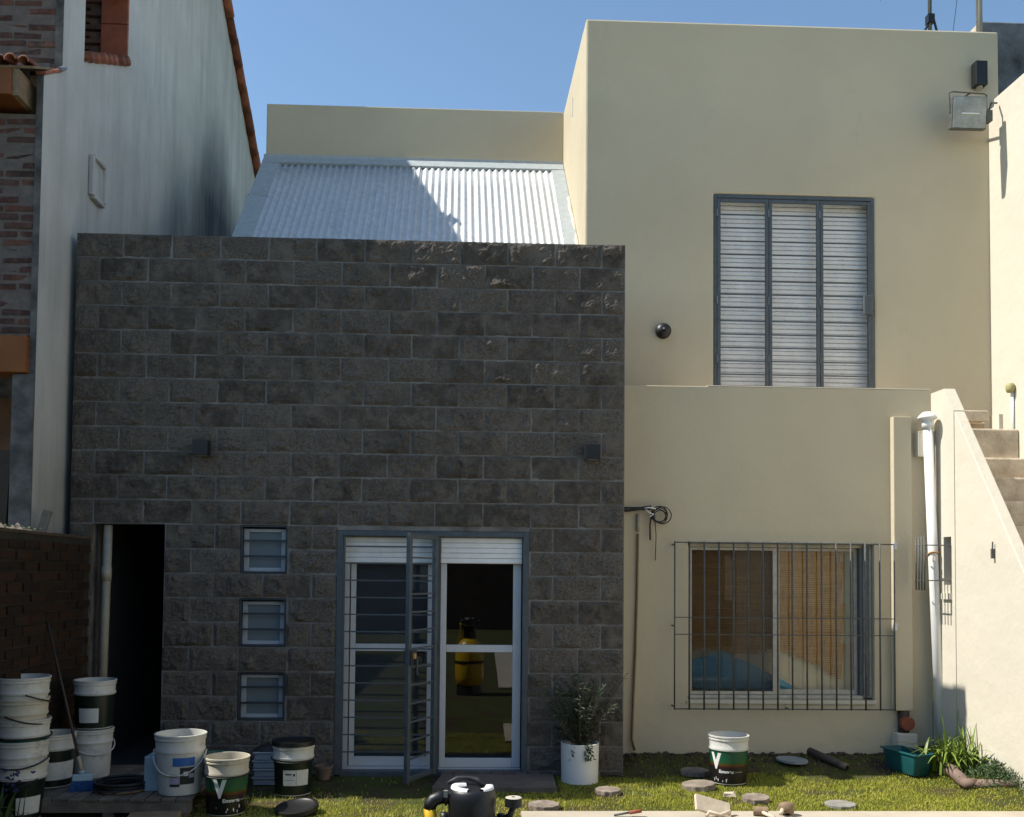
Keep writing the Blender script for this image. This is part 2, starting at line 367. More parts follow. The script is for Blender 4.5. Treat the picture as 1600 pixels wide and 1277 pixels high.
# ------------------------------------------------------------------ mesh helpers
class MB:
    def __init__(s): s.v = []; s.f = []; s.mi = []
    def add(s, vs, fs, mi=0):
        b = len(s.v); s.v += [tuple(v) for v in vs]
        for f in fs: s.f.append(tuple(b+i for i in f)); s.mi.append(mi)
        return s
    def box(s, x0, x1, y0, y1, z0, z1, mi=0):
        vs = [(x0,y0,z0),(x1,y0,z0),(x1,y1,z0),(x0,y1,z0),(x0,y0,z1),(x1,y0,z1),(x1,y1,z1),(x0,y1,z1)]
        return s.add(vs, [(3,2,1,0),(4,5,6,7),(0,1,5,4),(1,2,6,5),(2,3,7,6),(3,0,4,7)], mi)
    def tube(s, pts, r, seg=8, mi=0, caps=True):
        pts = [Vector(p) for p in pts]; rs = r if isinstance(r, (list, tuple)) else [r]*len(pts)
        b = len(s.v); up = None
        for i, p in enumerate(pts):
            d = (pts[min(i+1, len(pts)-1)] - pts[max(i-1, 0)])
            if d.length < 1e-9: d = Vector((0,0,1))
            d.normalize()
            if up is None: up = Vector((0,0,1)) if abs(d.z) < 0.9 else Vector((1,0,0))
            a = d.cross(up)
            if a.length < 1e-4: a = d.cross(Vector((0,1,0)))
            a.normalize(); c = a.cross(d).normalized(); up = c
            for k in range(seg):
                t = 2*math.pi*k/seg
                s.v.append(tuple(p + rs[i]*(math.cos(t)*a + math.sin(t)*c)))
        n = len(pts)
        for i in range(n-1):
            for k in range(seg):
                k2 = (k+1) % seg
                s.f.append((b+i*seg+k, b+i*seg+k2, b+(i+1)*seg+k2, b+(i+1)*seg+k)); s.mi.append(mi)
        if caps:
            s.f.append(tuple(b+k for k in range(seg))[::-1]); s.mi.append(mi)
            s.f.append(tuple(b+(n-1)*seg+k for k in range(seg))); s.mi.append(mi)
        return s
    def lathe(s, prof, seg=32, c=(0,0,0), mi=0, a0=0, a1=2*math.pi):
        b = len(s.v); full = abs(a1-a0-2*math.pi) < 1e-6; m = seg if full else seg+1
        for (r, z) in prof:
            for k in range(m):
                t = a0 + (a1-a0)*k/seg
                s.v.append((c[0]+r*math.cos(t), c[1]+r*math.sin(t), c[2]+z))
        for i in range(len(prof)-1):
            for k in range(seg):
                k2 = (k+1) % m if full else k+1
                s.f.append((b+i*m+k, b+i*m+k2, b+(i+1)*m+k2, b+(i+1)*m+k)); s.mi.append(mi)
        return s
    def prism_x(s, poly, x0, x1, mi=0):      # poly of (y,z), counter-clockwise seen from +X
        n = len(poly)
        vs = [(x0, y, z) for y, z in poly] + [(x1, y, z) for y, z in poly]
        fs = [tuple(range(n))[::-1], tuple(range(n, 2*n))]
        fs += [(i, (i+1) % n, n+(i+1) % n, n+i) for i in range(n)]
        return s.add(vs, fs, mi)
    def mesh(s, name, mats, smooth=False):
        me = bpy.data.meshes.new(name); me.from_pydata(s.v, [], s.f)
        for m in (mats if isinstance(mats, (list, tuple)) else [mats]): me.materials.append(m)
        if any(s.mi): me.polygons.foreach_set('material_index', s.mi)
        if smooth: me.polygons.foreach_set('use_smooth', [True]*len(s.f))
        me.update(); return me

def link(name, me, parent=None, loc=(0,0,0), rot=(0,0,0)):
    o = bpy.data.objects.new(name, me); COL.objects.link(o)
    o.location = loc; o.rotation_euler = rot
    if parent: o.parent = parent
    return o
def part(name, mb, mat, parent, smooth=False, bevel=0, loc=(0,0,0), rot=(0,0,0), auto=False):
    me = mb.mesh(name, MT[mat] if isinstance(mat, str) else [MT[k] for k in mat], smooth)
    if auto: me.set_sharp_from_angle(angle=R(40))
    o = link(name, me, parent, loc, rot)
    if bevel:
        b = o.modifiers.new('bevel', 'BEVEL'); b.width = bevel; b.segments = 2; b.limit_method = 'ANGLE'; b.angle_limit = R(40)
    return o
def tag(o, label, cat, group=None, kind=None):
    if label: o['label'] = label
    if cat: o['category'] = cat
    if group: o['group'] = group
    if kind: o['kind'] = kind
    return o
def thing(name, label, cat, loc=(0,0,0), rz=0, group=None):
    o = link(name, None, None, loc, (0,0,rz)); o.empty_display_size = 0.2
    return tag(o, label, cat, group)
def struct(name, mb, mat, smooth=False, label=None):
    o = part(name, mb, mat, None, smooth); o['kind'] = 'structure'
    if label: o['label'] = label
    return o
def copy_tree(o, parent=None):
    c = o.copy(); COL.objects.link(c); c.parent = parent
    for ch in o.children: copy_tree(ch, c)
    return c

def weld(mb):
    idx = {}; remap = []; nv = []
    for v in mb.v:
        k = tuple(round(c, 5) for c in v)
        if k not in idx: idx[k] = len(nv); nv.append(v)
        remap.append(idx[k])
    mb.v = nv; mb.f = [tuple(remap[i] for i in f) for f in mb.f]; return mb

def wall_holes(axis, a0, a1, z0, z1, t0, t1, holes, mb=None):
    """slab spanning a0..a1 by z0..z1, thickness t0..t1; axis 'y': spans X, faces -Y; axis 'x': spans Y, thickness along X"""
    mb = mb or MB()
    As = sorted({a0, a1, *[h[0] for h in holes], *[h[1] for h in holes]})
    Zs = sorted({z0, z1, *[h[2] for h in holes], *[h[3] for h in holes]})
    def solid(i, j):
        if i < 0 or j < 0 or i >= len(As)-1 or j >= len(Zs)-1: return False
        ca, cz = (As[i]+As[i+1])/2, (Zs[j]+Zs[j+1])/2
        return not any(h[0] < ca < h[1] and h[2] < cz < h[3] for h in holes)
    P = (lambda a, t, z: (a, t, z)) if axis == 'y' else (lambda a, t, z: (t, a, z))
    def quad(p):
        mb.add(p, [(0,1,2,3)])
    for i in range(len(As)-1):
        for j in range(len(Zs)-1):
            if not solid(i, j): continue
            A0, A1, Z0, Z1 = As[i], As[i+1], Zs[j], Zs[j+1]
            quad([P(A0,t0,Z0),P(A1,t0,Z0),P(A1,t0,Z1),P(A0,t0,Z1)])
            quad([P(A1,t1,Z0),P(A0,t1,Z0),P(A0,t1,Z1),P(A1,t1,Z1)])
            if not solid(i-1, j): quad([P(A0,t1,Z0),P(A0,t0,Z0),P(A0,t0,Z1),P(A0,t1,Z1)])
            if not solid(i+1, j): quad([P(A1,t0,Z0),P(A1,t1,Z0),P(A1,t1,Z1),P(A1,t0,Z1)])
            if not solid(i, j-1): quad([P(A0,t1,Z0),P(A1,t1,Z0),P(A1,t0,Z0),P(A0,t0,Z0)])
            if not solid(i, j+1): quad([P(A0,t0,Z1),P(A1,t0,Z1),P(A1,t1,Z1),P(A0,t1,Z1)])
    return weld(mb)

def smooth01(t): t = max(0.0, min(1.0, t)); return t*t*(3-2*t)
def g(x, y):
    h = 0.10*smooth01((y+0.25)/0.75)*smooth01((x-1.35)/0.3)
    h += 0.08*smooth01((x-3.85)/0.6)*smooth01((y+1.35)/0.5)
    return h

def font_mesh(txt, size, bold=0.0):
    cu = bpy.data.curves.new('lettering', 'FONT'); cu.body = txt; cu.size = size; cu.align_x = 'CENTER'; cu.offset = bold
    o = bpy.data.objects.new('lettering', cu); COL.objects.link(o)
    dg = bpy.context.evaluated_depsgraph_get(); me = bpy.data.meshes.new_from_object(o.evaluated_get(dg))
    bpy.data.objects.remove(o); bpy.data.curves.remove(cu); return me

# ================================================================== GROUND
mb = MB()
xs = list(np.linspace(-60, -4, 8)) + list(np.arange(-3.6, 5.61, 0.12)) + list(np.linspace(6.2, 60, 8))
ys = list(np.linspace(-60, -3, 10)) + list(np.arange(-2.6, 1.0, 0.1)) + [1.4, 3, 10, 30, 80]
for y in ys:
    for x in xs:
        near = -3.5 < x < 5.5 and -2.6 < y < 1.0
        mb.v.append((x, y, g(x, y) + (0.012*mnoise.noise(Vector((x*4, y*4, 0))) - 0.012 if near else -0.012)))
nx = len(xs)
for j in range(len(ys)-1):
    for i in range(nx-1):
        mb.f.append((j*nx+i, j*nx+i+1, (j+1)*nx+i+1, (j+1)*nx+i)); mb.mi.append(0)
struct('ground', mb, 'ground', True)
mb = MB().box(0.50, 4.495, -2.5, -1.34, -0.2, 0.022).box(1.7, 3.0, -6.0, -2.501, -0.2, 0.022)
struct('paving', mb, 'paving')
mb = wall_holes('y', 0.5, 8.0, -13.6, -6.004, -0.2, 0.02, [])   # span X and (ab)use z as Y: rotated below
mb = MB().box(0.5, 1.6, -13.5, -6.003, -0.2, 0.02).box(5.75, 7.2, -13.5, -6.003, -0.2, 0.02).box(1.603, 5.747, -13.5, -12.4, -0.2, 0.02).box(1.603, 5.747, -6.5, -6.003, -0.2, 0.02)
struct('pool_coping', mb, 'paving')
mb = MB().box(1.604, 5.746, -12.396, -6.504, -0.2, -0.004)
struct('pool_water', mb, 'water')
mb = MB()
for i in range(520):
    x = random.uniform(1.5, 4.1); y = 0.53 - abs(random.gauss(0, 0.22)); r = random.uniform(0.004, 0.016)*(1.6 if y > .45 else 1)
    z = g(x, y) - 0.012
    m = len(mb.v)
    pts = [(x+r*math.cos(a)*random.uniform(.7,1.2), y+r*math.sin(a)*random.uniform(.7,1.2), z+zz*r) for zz in (0, 0.7) for a in (0.2,1.5,2.9,4.1,5.3)] + [(x, y, z+r*1.1)]
    mb.add(pts, [(i_, (i_+1) % 5, 5+(i_+1) % 5, 5+i_) for i_ in range(5)] + [(5+i_, 5+(i_+1) % 5, 10) for i_ in range(5)])
o = part('soil_clods', mb, 'soil', None); tag(o, 'crumbled dark soil heaped along the foot of the cream wall', 'soil', None, 'stuff')

# ================================================================== HOUSE
house = thing('house', 'cream rendered house with a dark split-face block extension and corrugated metal roof', 'house')
BX0, BX1, ZT = -3.29, 1.475, 4.65
holes = [(-3.10, -2.483, -0.3, 2.132), (-1.842, -1.438, 1.713, 2.132), (-1.842, -1.438, 1.084, 1.504), (-1.842, -1.438, 0.456, 0.875), (-1.012, 0.648, -0.3, 2.098)]
mortar = part('block_wall', wall_holes('y', BX0+0.005, BX1-0.006, -0.3, ZT-0.006, -0.003, 0.20, holes), 'mortar', house)
COURSE, PIT = 0.2096, 0.417
def block_mesh(wd, ht, seed, rough=1.0):
    nx_, nz_ = max(3, int(wd/0.0165)), 13
    mb = MB(); off = Vector((seed*7.31, seed*3.77, seed*1.9))
    amp = (0.85 + 0.6*random.random())*rough
    tilt = (random.uniform(-.012, .012), random.uniform(-.008, .008))
    for j in range(nz_+1):
        for i in range(nx_+1):
            u, v = i/nx_, j/nz_; x, z = (u-.5)*wd, (v-.5)*ht
            q = Vector((x, z, 0))
            h = 0.016*mnoise.noise(q*7+off) + 0.013*mnoise.noise(q*16+off*2) + 0.010*mnoise.noise(q*36+off*3) + 0.009*mnoise.noise(q*70+off*4)
            e = min(min(u, 1-u)*wd/0.035, min(v, 1-v)*ht/0.03, 1.0); e = smooth01(e)
            d = e*(0.012 + amp*h*.85 + tilt[0]*(u-.5)*2 + tilt[1]*(v-.5)*2) + (1-e)*(0.0045 + 0.006*mnoise.noise(q*22+off))
            jx = (0.004*mnoise.noise(q*60+off*1.3) if 0 < i < nx_ else 0.003*mnoise.noise(Vector((z*30, seed, i))))
            jz = (0.004*mnoise.noise(q*60+off*1.7) if 0 < j < nz_ else 0.0025*mnoise.noise(Vector((x*30, seed, j))))
            mb.v.append((x+jx, -max(d, 0.0005 if (i in (0, nx_) or j in (0, nz_)) else 0.007), z+jz))
    n1 = nx_+1
    for j in range(nz_):
        for i in range(nx_):
            a = j*n1+i; mb.f.append((a, a+1, a+1+n1, a+n1)); mb.mi.append(0)
    ring = [i for i in range(n1)] + [j*n1+nx_ for j in range(1, nz_+1)] + [nz_*n1+i for i in range(nx_-1, -1, -1)] + [j*n1 for j in range(nz_-1, 0, -1)]
    b = len(mb.v)
    for i in ring: x, y, z = mb.v[i]; mb.v.append((x, 0.03, z))
    L = len(ring)
    for k in range(L): mb.f.append((ring[(k+1) % L], ring[k], b+k, b+(k+1) % L)); mb.mi.append(0)
    me = mb.mesh('block', MT['block']); return me
JT = 0.012
full = {}
cnt = 0
for k in range(23):
    zt = ZT if k == 0 else 4.438 - COURSE*(k-1)
    zb = 4.438 - COURSE*k
    zb = max(zb, -0.02)
    if zt - zb < 0.02: continue
    ph = 1.276 if k % 2 == 0 else 1.078
    js = [BX0] + sorted([ph - PIT*i for i in range(0, 13) if BX0+0.05 < ph - PIT*i < BX1]) + [BX1]
    for a, b in zip(js[:-1], js[1:]):
        spans = [(a, b)]
        for h in holes:
            if h[2]+0.02 < zt and h[3]-0.02 > zb:
                ns = []
                for (s, e) in spans:
                    if h[1] <= s or h[0] >= e: ns.append((s, e)); continue
                    if h[0] - s > 0.03: ns.append((s, h[0]))
                    if e - h[1] > 0.03: ns.append((h[1], e))
                spans = ns
        for (s, e) in spans:
            l_ = s + (JT/2 if s in js[1:-1] else 0); r2 = e - (JT/2 if e in js[1:-1] else 0)
            if s == js[0]: l_ += 0.001
            wd, ht = r2-l_, zt - zb - JT
            zc = (zt+zb)/2 + (JT/2 if k == 0 else 0)*0
            key = (round(wd, 2), round(ht, 3))
            if key not in full: full[key] = []
            lst = full[key]
            if len(lst) < (12 if wd > 0.38 else 3):
                me = block_mesh(wd, ht, 3 + cnt*1.37); lst.append(me)
            else: me = random.choice(lst)
            o = link('block', me, mortar, ((l_+r2)/2, random.uniform(-.003, .002), zc)); cnt += 1
# a narrow cement edge down the wall's right corner
part('corner_render', MB().box(BX1-0.005, BX1+0.004, -0.006, 0.2, -0.02, ZT-0.01), 'mortar', house)
# extension body behind the block wall
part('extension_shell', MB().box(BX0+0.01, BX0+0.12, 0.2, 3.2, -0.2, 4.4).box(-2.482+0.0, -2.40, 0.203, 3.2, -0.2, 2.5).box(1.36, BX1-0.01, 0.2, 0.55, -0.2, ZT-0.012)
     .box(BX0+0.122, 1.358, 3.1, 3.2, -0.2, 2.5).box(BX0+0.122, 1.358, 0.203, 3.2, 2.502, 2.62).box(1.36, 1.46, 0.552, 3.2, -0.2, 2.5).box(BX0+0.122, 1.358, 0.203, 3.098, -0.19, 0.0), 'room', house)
part('flat_roof', MB().box(BX0+0.122, -2.33, 0.203, 3.2, 3.6, 3.75), 'old_conc', house)
rz = lambda y: 6.735 - (3.23-y)*0.985
part('roof_gable', MB().prism_x([(0.25, 3.0), (3.22, 3.0), (3.22, rz(3.22)-0.03), (0.25, rz(0.25)-0.03)], -2.325, 1.275), 'cream', house)
# corrugated sheets
roof = part('roof', MB().prism_x([(0.26, rz(0.26)-0.025), (3.2, rz(3.2)-0.025), (3.2, rz(3.2)-0.012), (0.26, rz(0.26)-0.012)], -2.34, 1.28), 'flash', house)
nrm = Vector((0, -0.985, 1)).normalized()
def corr(x0, x1, lift, ylo, yhi, seed):
    mb = MB(); per = 0.0765; nxx = int((x1-x0)/per*8); rows = 7
    for j in range(rows+1):
        y = ylo + (yhi-ylo)*j/rows
        for i in range(nxx+1):
            x = x0 + (x1-x0)*i/nxx
            h = 0.012*math.sin(2*math.pi*(x+2.4)/per) + lift + 0.003*mnoise.noise(Vector((x*1.7, y*1.5, seed)))
            mb.v.append((x, y + nrm.y*h, rz(y) + nrm.z*h))
    n1 = nxx+1
    for j in range(rows):
        for i in range(nxx): a = j*n1+i; mb.f.append((a, a+1, a+1+n1, a+n1)); mb.mi.append(0)
    o = part('corrugated_sheet', mb, 'zinc', roof, True)
    sm = o.modifiers.new('thickness', 'SOLIDIFY'); sm.thickness = 0.0015
for i, (a, b) in enumerate(((-2.19, -1.22), (-1.30, -0.46), (-0.54, 0.30), (0.22, 1.16))):
    corr(a, b, 0.006 + 0.0035*(i % 2), 0.3, 3.14, i*3.3)
def flashing(x0, x1, y0, y1, t):
    p0 = Vector((0, y0, rz(y0))); p1 = Vector((0, y1, rz(y1)))
    poly = [(p0.y + nrm.y*0.0, p0.z), (p1.y, p1.z), (p1.y+nrm.y*t, p1.z+nrm.z*t), (p0.y+nrm.y*t, p0.z+nrm.z*t)]
    return MB().prism_x(poly, x0, x1)
part('flashing', flashing(-2.36, -2.15, 0.3, 3.2, 0.028), 'flash', roof)
part('flashing', flashing(1.125, 1.278, 0.3, 3.2, 0.028), 'flash', roof)
part('flashing', flashing(-2.358, 1.276, 3.11, 3.222, 0.034).box(-2.36, 1.278, 3.205, 3.228, rz(3.2), 6.79), 'flash', roof)
# crumbly filler along the right flashing
yq = np.linspace(0.55, 2.5, 60); random.seed(3)
part('sealant', MB().tube([(1.268-.012*mnoise.noise(Vector((y*5, 0, 1))), y, rz(y)+.03+.01*mnoise.noise(Vector((y*7, 2, 0)))) for y in yq], [max(.006, .02+.022*mnoise.noise(Vector((y*4, 9, 3)))+.012*mnoise.noise(Vector((y*13, 9, 3)))) for y in yq], 8), 'cream_lit', roof, True)
# lower cream wall with the big window opening
WX0, WX1, WZ0, WZ1 = 2.180, 3.942, 0.583, 2.042
part('lower_wall', wall_holes('y', 1.36, 4.499, -0.3, 3.515, 0.55, 0.75, [(WX0, WX1, WZ0, WZ1)]), 'cream', house, bevel=0.008)
part('terrace_floor', MB().box(1.48, 4.499, 0.752, 1.2, 3.30, 3.47), 'step', house)
part('ledge_highlight', MB().box(2.36, 4.495, 0.548, 0.70, 3.515, 3.524), 'cream_lit', house, bevel=0.003)  # pale strip painting the sunlit highlight along the wall's top edge
# upper storey
DX0, DX1, DZ0, DZ1 = 2.600, 4.255, 3.475, 5.622
part('upper_wall', wall_holes('y', 1.283, 5.575, 3.2, 7.40, 1.2, 1.42, [(DX0, DX1, DZ0, DZ1)]), 'cream', house, bevel=0.02)
part('side_wall', MB().box(1.283, 1.50, 1.4205, 3.428, 3.2, 7.40).box(5.36, 5.575, 1.4205, 3.6, 3.2, 7.395).box(1.502, 5.358, 3.3, 3.6, 3.2, 7.39).box(1.502, 5.358, 1.4205, 3.298, 7.1, 7.2), 'cream', house, bevel=0.01)
part('parapet', MB().box(-2.34, 1.2815, 3.23, 3.43, 6.4, 7.425), 'cream', house, bevel=0.012)
part('rear_wall', MB().box(-2.33, 5.6, 3.62, 3.8, -0.2, 6.3), 'cream', house)
part('weep_slot', MB().box(1.2775, 1.2835, 2.30, 2.335, 6.93, 7.13), 'dots', house)

# --- small barred windows
for zc0, zc1 in ((1.713, 2.132), (1.084, 1.504), (0.456, 0.875)):
    x0, x1 = -1.842, -1.438
    wn = part('window', MB().box(x0+.004, x0+.018, 0.0, 0.10, zc0+.004, zc1-.004).box(x1-.018, x1-.004, 0.0, 0.10, zc0+.004, zc1-.004).box(x0+.0185, x1-.0185, 0.0, 0.10, zc1-.016, zc1-.004).box(x0+.0185, x1-.0185, 0.0, 0.12, zc0+.004, zc0+.018), 'steel_d', house)
    part('frame', MB().box(x0+.02, x0+.062, .055, .10, zc0+.02, zc1-.03).box(x1-.062, x1-.02, .055, .10, zc0+.02, zc1-.03).box(x0+.063, x1-.063, .055, .10, zc1-.058, zc1-.03).box(x0+.063, x1-.063, .055, .10, zc0+.02, zc0+.052), 'alu_d', wn, bevel=0.003)
    part('pane', MB().box(x0+.06, x1-.06, .078, .086, zc0+.05, zc1-.055), 'frost', wn)
    for q in (0.36, 0.68):
        z = zc0 + (zc1-zc0)*q
        part('bar', MB().box(x0+.006, x1-.006, 0.012, 0.026, z-.009, z+.009), 'steel_d', wn)

# --- glazed sliding door
door = part('glazed_door', MB().box(-1.01, -0.962, -0.012, 0.07, 0.0, 2.095).box(0.598, 0.646, -0.012, 0.07, 0.0, 2.095).box(-0.9615, 0.5975, -0.012, 0.07, 2.05, 2.095).box(-0.9615, 0.5975, -0.004, 0.10, -0.02, 0.03).box(-0.155, -0.12, -0.006, 0.05, 0.031, 2.049), 'steel', house, bevel=0.003)
sh = part('shutter', MB().box(-0.958, -0.16, 0.09, 0.20, 1.82, 2.046).box(-0.118, 0.594, 0.055, 0.2, 1.82, 2.046), 'shutter', door)
for (x0, x1, yy) in ((-0.957, -0.161, 0.088), (-0.117, 0.593, 0.053)):
    for k in range(5):
        z0 = 1.822 + k*0.0445
        part('slat', MB().box(x0, x1, yy-0.010, yy, z0, z0+0.041), 'shutter', sh, bevel=0.006)
for (x0, x1, yy, st) in ((-0.905, -0.165, 0.16, 0.045), (-0.116, 0.592, 0.10, 0.052)):
    x1s = x1
    sa = part('sash', MB().box(x0, x0+st, yy, yy+.04, 0.045, 1.82).box(x1-st-.02, x1, yy, yy+.04, 0.045, 1.82)
         .box(x0+st+.0005, x1-st-.0205, yy, yy+.04, 0.045, 0.125).box(x0+st+.0005, x1-st-.0205, yy, yy+.04, 1.045, 1.108), 'alu', door, bevel=0.004)
    xc = (x0+x1)/2; hw_ = (x1-x0)/2-st
    part('pane', MB().box(-hw_-.005, hw_-.01, -.003, .003, 0.12, 1.05), 'glass', sa, loc=(xc, yy+.02, 0), rot=(0, 0, R(-0.9)))
    part('pane', MB().box(-hw_-.005, hw_-.01, -.003, .003, 1.10, 1.822), 'glass', sa, loc=(xc, yy+.02, 0), rot=(0, 0, R(-0.9)))
part('jamb_profile', MB().box(-0.96, -0.915, 0.10, 0.20, 0.04, 1.82), 'alu', door)
part('rail', MB().box(-0.96, 0.595, 0.10, 0.205, 0.0, 0.042), 'alu', door)
part('inner_screen', MB().box(-.90, -.17, .222, .226, .06, 1.82), 'screen_g', door)
part('latch', MB().box(-0.150, -0.128, -0.03, -0.006, 1.02, 1.14), 'steel_d', door)
gr = part('security_grille', MB().box(-0.955, -0.94, -0.004, 0.012, 0.035, 2.045).box(-0.19, -0.165, -0.006, 0.014, 0.035, 2.045), 'steel', house)
for k in range(13):
    z = 0.195 + k*0.147
    part('bar', MB().box(-0.938, -0.192, 0.0, 0.008, z-.006, z+.006), 'steel', gr)
# gate leaf, swung open towards the garden
gA, gB = Vector((-0.150, -0.035)), Vector((-0.378, -0.455))
gl_ = (gB-gA).length; ang = math.atan2(gB.y-gA.y, gB.x-gA.x)
gate = part('gate', MB().box(0.0, 0.05, -0.018, 0.018, 0.015, 2.06).box(gl_-.045, gl_, -0.018, 0.018, 0.02, 2.06).box(0.0505, gl_-.0455, -0.016, 0.016, 2.02, 2.058).box(0.0505, gl_-.0455, -0.016, 0.016, 0.03, 0.07), 'steel', house, loc=(gA.x, gA.y, 0), rot=(0, 0, ang), bevel=0.003)
for k in range(12):
    z = 0.21 + k*0.15
    part('bar', MB().box(0.051, gl_-.046, -0.006, 0.006, z-.007, z+.007), 'steel', gate)
part('lock', MB().box(gl_-.10, gl_-.012, -0.035, 0.035, 0.98, 1.10).tube([(gl_-.07, 0.055, 1.05), (gl_-.07, 0.055, 0.9)], 0.012), 'steel_d', gate)
part('padlock', MB().box(gl_-.065, gl_-.03, 0.036, 0.055, 1.03, 1.075), 'rope', gate, bevel=0.005)

# --- balcony door: grille in three leaves in front of a white roller shutter
dg_ = part('balcony_door_grille', MB().box(DX0+.003, DX0+.035, 1.205, 1.245, DZ0, DZ1-.003).box(DX1-.035, DX1-.003, 1.205, 1.245, DZ0, DZ1-.003).box(DX0+.0355, DX1-.0355, 1.205, 1.245, DZ1-.038, DZ1-.003), 'steel', house, bevel=0.003)
lw_ = (DX1-DX0-.07)/3
for k in range(3):
    x0 = DX0+.036+k*lw_; x1 = x0+lw_-.004
    lf = part('leaf', MB().box(x0, x0+.032, 1.196, 1.226, DZ0+.02, DZ1-.05).box(x1-.032, x1, 1.196, 1.226, DZ0+.02, DZ1-.05).box(x0+.0325, x1-.0325, 1.198, 1.224, DZ1-.082, DZ1-.05).box(x0+.0325, x1-.0325, 1.198, 1.224, DZ0+.02, DZ0+.05), 'steel', dg_, bevel=0.003)
    z = DZ1-.082-.128
    # bars belong to the grille but sit between the leaf's stiles
    while z > DZ0+.08:
        part('bar', MB().box(x0+.033, x1-.033, 1.204, 1.216, z-.006, z+.006), 'steel', dg_); z -= 0.1365
    for zh in (DZ0+.45, DZ0+1.05, DZ0+1.95):
        part('hinge', MB().tube([(x0-.002, 1.192, zh-.04), (x0-.002, 1.192, zh+.04)], 0.008), 'steel', dg_)
part('lock_box', MB().box(DX1-.125, DX1-.035, 1.160, 1.197, 4.40, 4.60), 'steel', dg_, bevel=0.006)
bsh = part('roller_shutter', MB().box(DX0+.004, DX1-.004, 1.33, 1.36, DZ0-.1, DZ1-.02), 'shutter', house)
z = DZ1-.03; i = 0
while z > DZ0:
    slm = MB(); n8 = 5
    prof = [(1.318-0.001*math.sin(math.pi*q/n8), z-.0452*q/n8) for q in range(n8+1)]
    vs = [(DX0+.01, y, zz) for y, zz in prof] + [(DX1-.01, y, zz) for y, zz in prof]
    slm.add(vs, [(q, q+1, n8+2+q, n8+1+q) for q in range(n8)] + [(0, n8+1, 2*n8+1, n8)])
    part('slat', slm, 'shutter', bsh, True)
    z -= 0.0455; i += 1
mb = MB(); z = DZ1-.03-.0455
random.seed(21)
while z > DZ0:
    x = DX0+.05+random.random()*.05
    while x < DX1-.06:
        if random.random() < 0.5: mb.box(x, x+.022, 1.3105, 1.314, z-.0028, z+.0008)
        x += 0.058
    z -= 0.0455
o = part('vent_slots', mb, 'dots', bsh); o['kind'] = 'stuff'

# --- big barred window
win = part('window', MB().box(WX0+.003, WX0+.03, .63, .72, WZ0+.02, WZ1-.02).box(WX1-.075, WX1-.003, .60, .74, WZ0+.02, WZ1-.004).box(WX0+.031, WX1-.076, .63, .72, WZ1-.035, WZ1-.004).box(WX0+.031, WX1-.076, .62, .74, WZ0+.003, WZ0+.035), 'dusty', house, bevel=0.003)
part('jamb', MB().box(WX1-.110, WX1-.078, .615, .735, WZ0+.036, WZ1-.036).box(WX1-.068, WX1-.03, .585, .5995, WZ0+.03, WZ1-.02), 'steel', win)
part('sill', MB().box(WX0-.01, WX1+.01, .535, .6195, WZ0-.035, WZ0-.002), 'cream_lit', win, bevel=0.004)
part('lintel_strip', MB().box(WX0-.02, WX1+.02, .5465, .60, WZ1-.003, WZ1+.018), 'dusty', win)
XM = 3.035
part('sash', MB().box(WX0+.032, WX0+.058, .64, .665, WZ0+.04, WZ1-.04).box(XM-.025, XM+.018, .64, .665, WZ0+.04, WZ1-.04).box(WX0+.0585, XM-.0255, .64, .665, WZ0+.04, WZ0+.07).box(WX0+.0585, XM-.0255, .64, .665, WZ1-.065, WZ1-.04), 'dusty', win)
part('sash', MB().box(XM+.0, XM+.05, .675, .70, WZ0+.04, WZ1-.04).box(WX1-.14, WX1-.1105, .675, .70, WZ0+.04, WZ1-.04).box(XM+.0505, WX1-.1405, .675, .70, WZ0+.04, WZ0+.085).box(XM+.0505, WX1-.1405, .675, .70, WZ1-.065, WZ1-.04), 'dusty', win)
part('pane', MB().box(WX0+.05, XM-.02, .651, .655, WZ0+.06, WZ1-.06), 'glass_w', win)
part('insect_screen', MB().box(WX0+.05, XM-.02, .6405, .6425, WZ0+.06, WZ1-.06), 'screen', win)
part('pane', MB().box(XM+.045, WX1-.135, .686, .690, WZ0+.075, WZ1-.06), 'glass_w', win)
# curtain added close behind the panes to catch daylight; room behind
mb = MB(); nn = 60
for i in range(nn+1):
    x = WX0-.1 + (WX1-WX0+.2)*i/nn; y = 0.80 + 0.012*math.sin(i*0.9) + .006*math.sin(i*2.3)
    mb.v += [(x, y, WZ0-.1), (x, y, WZ1+.1)]
for i in range(nn): mb.f.append((2*i, 2*i+2, 2*i+3, 2*i+1)); mb.mi.append(0)
part('pale_backing', mb, 'pale_backing', house, True)
part('inner_room', MB().box(1.5, 4.4, 1.0, 1.1, -0.2, 3.2).box(1.5, 4.4, 0.752, 0.999, 3.1, 3.25).box(1.5, 1.6, 0.752, 0.999, -0.2, 3.09).box(4.3, 4.4, 0.752, 0.999, -0.2, 3.09).box(1.5, 4.4, .752, .999, 0.1, .3), 'room', house)
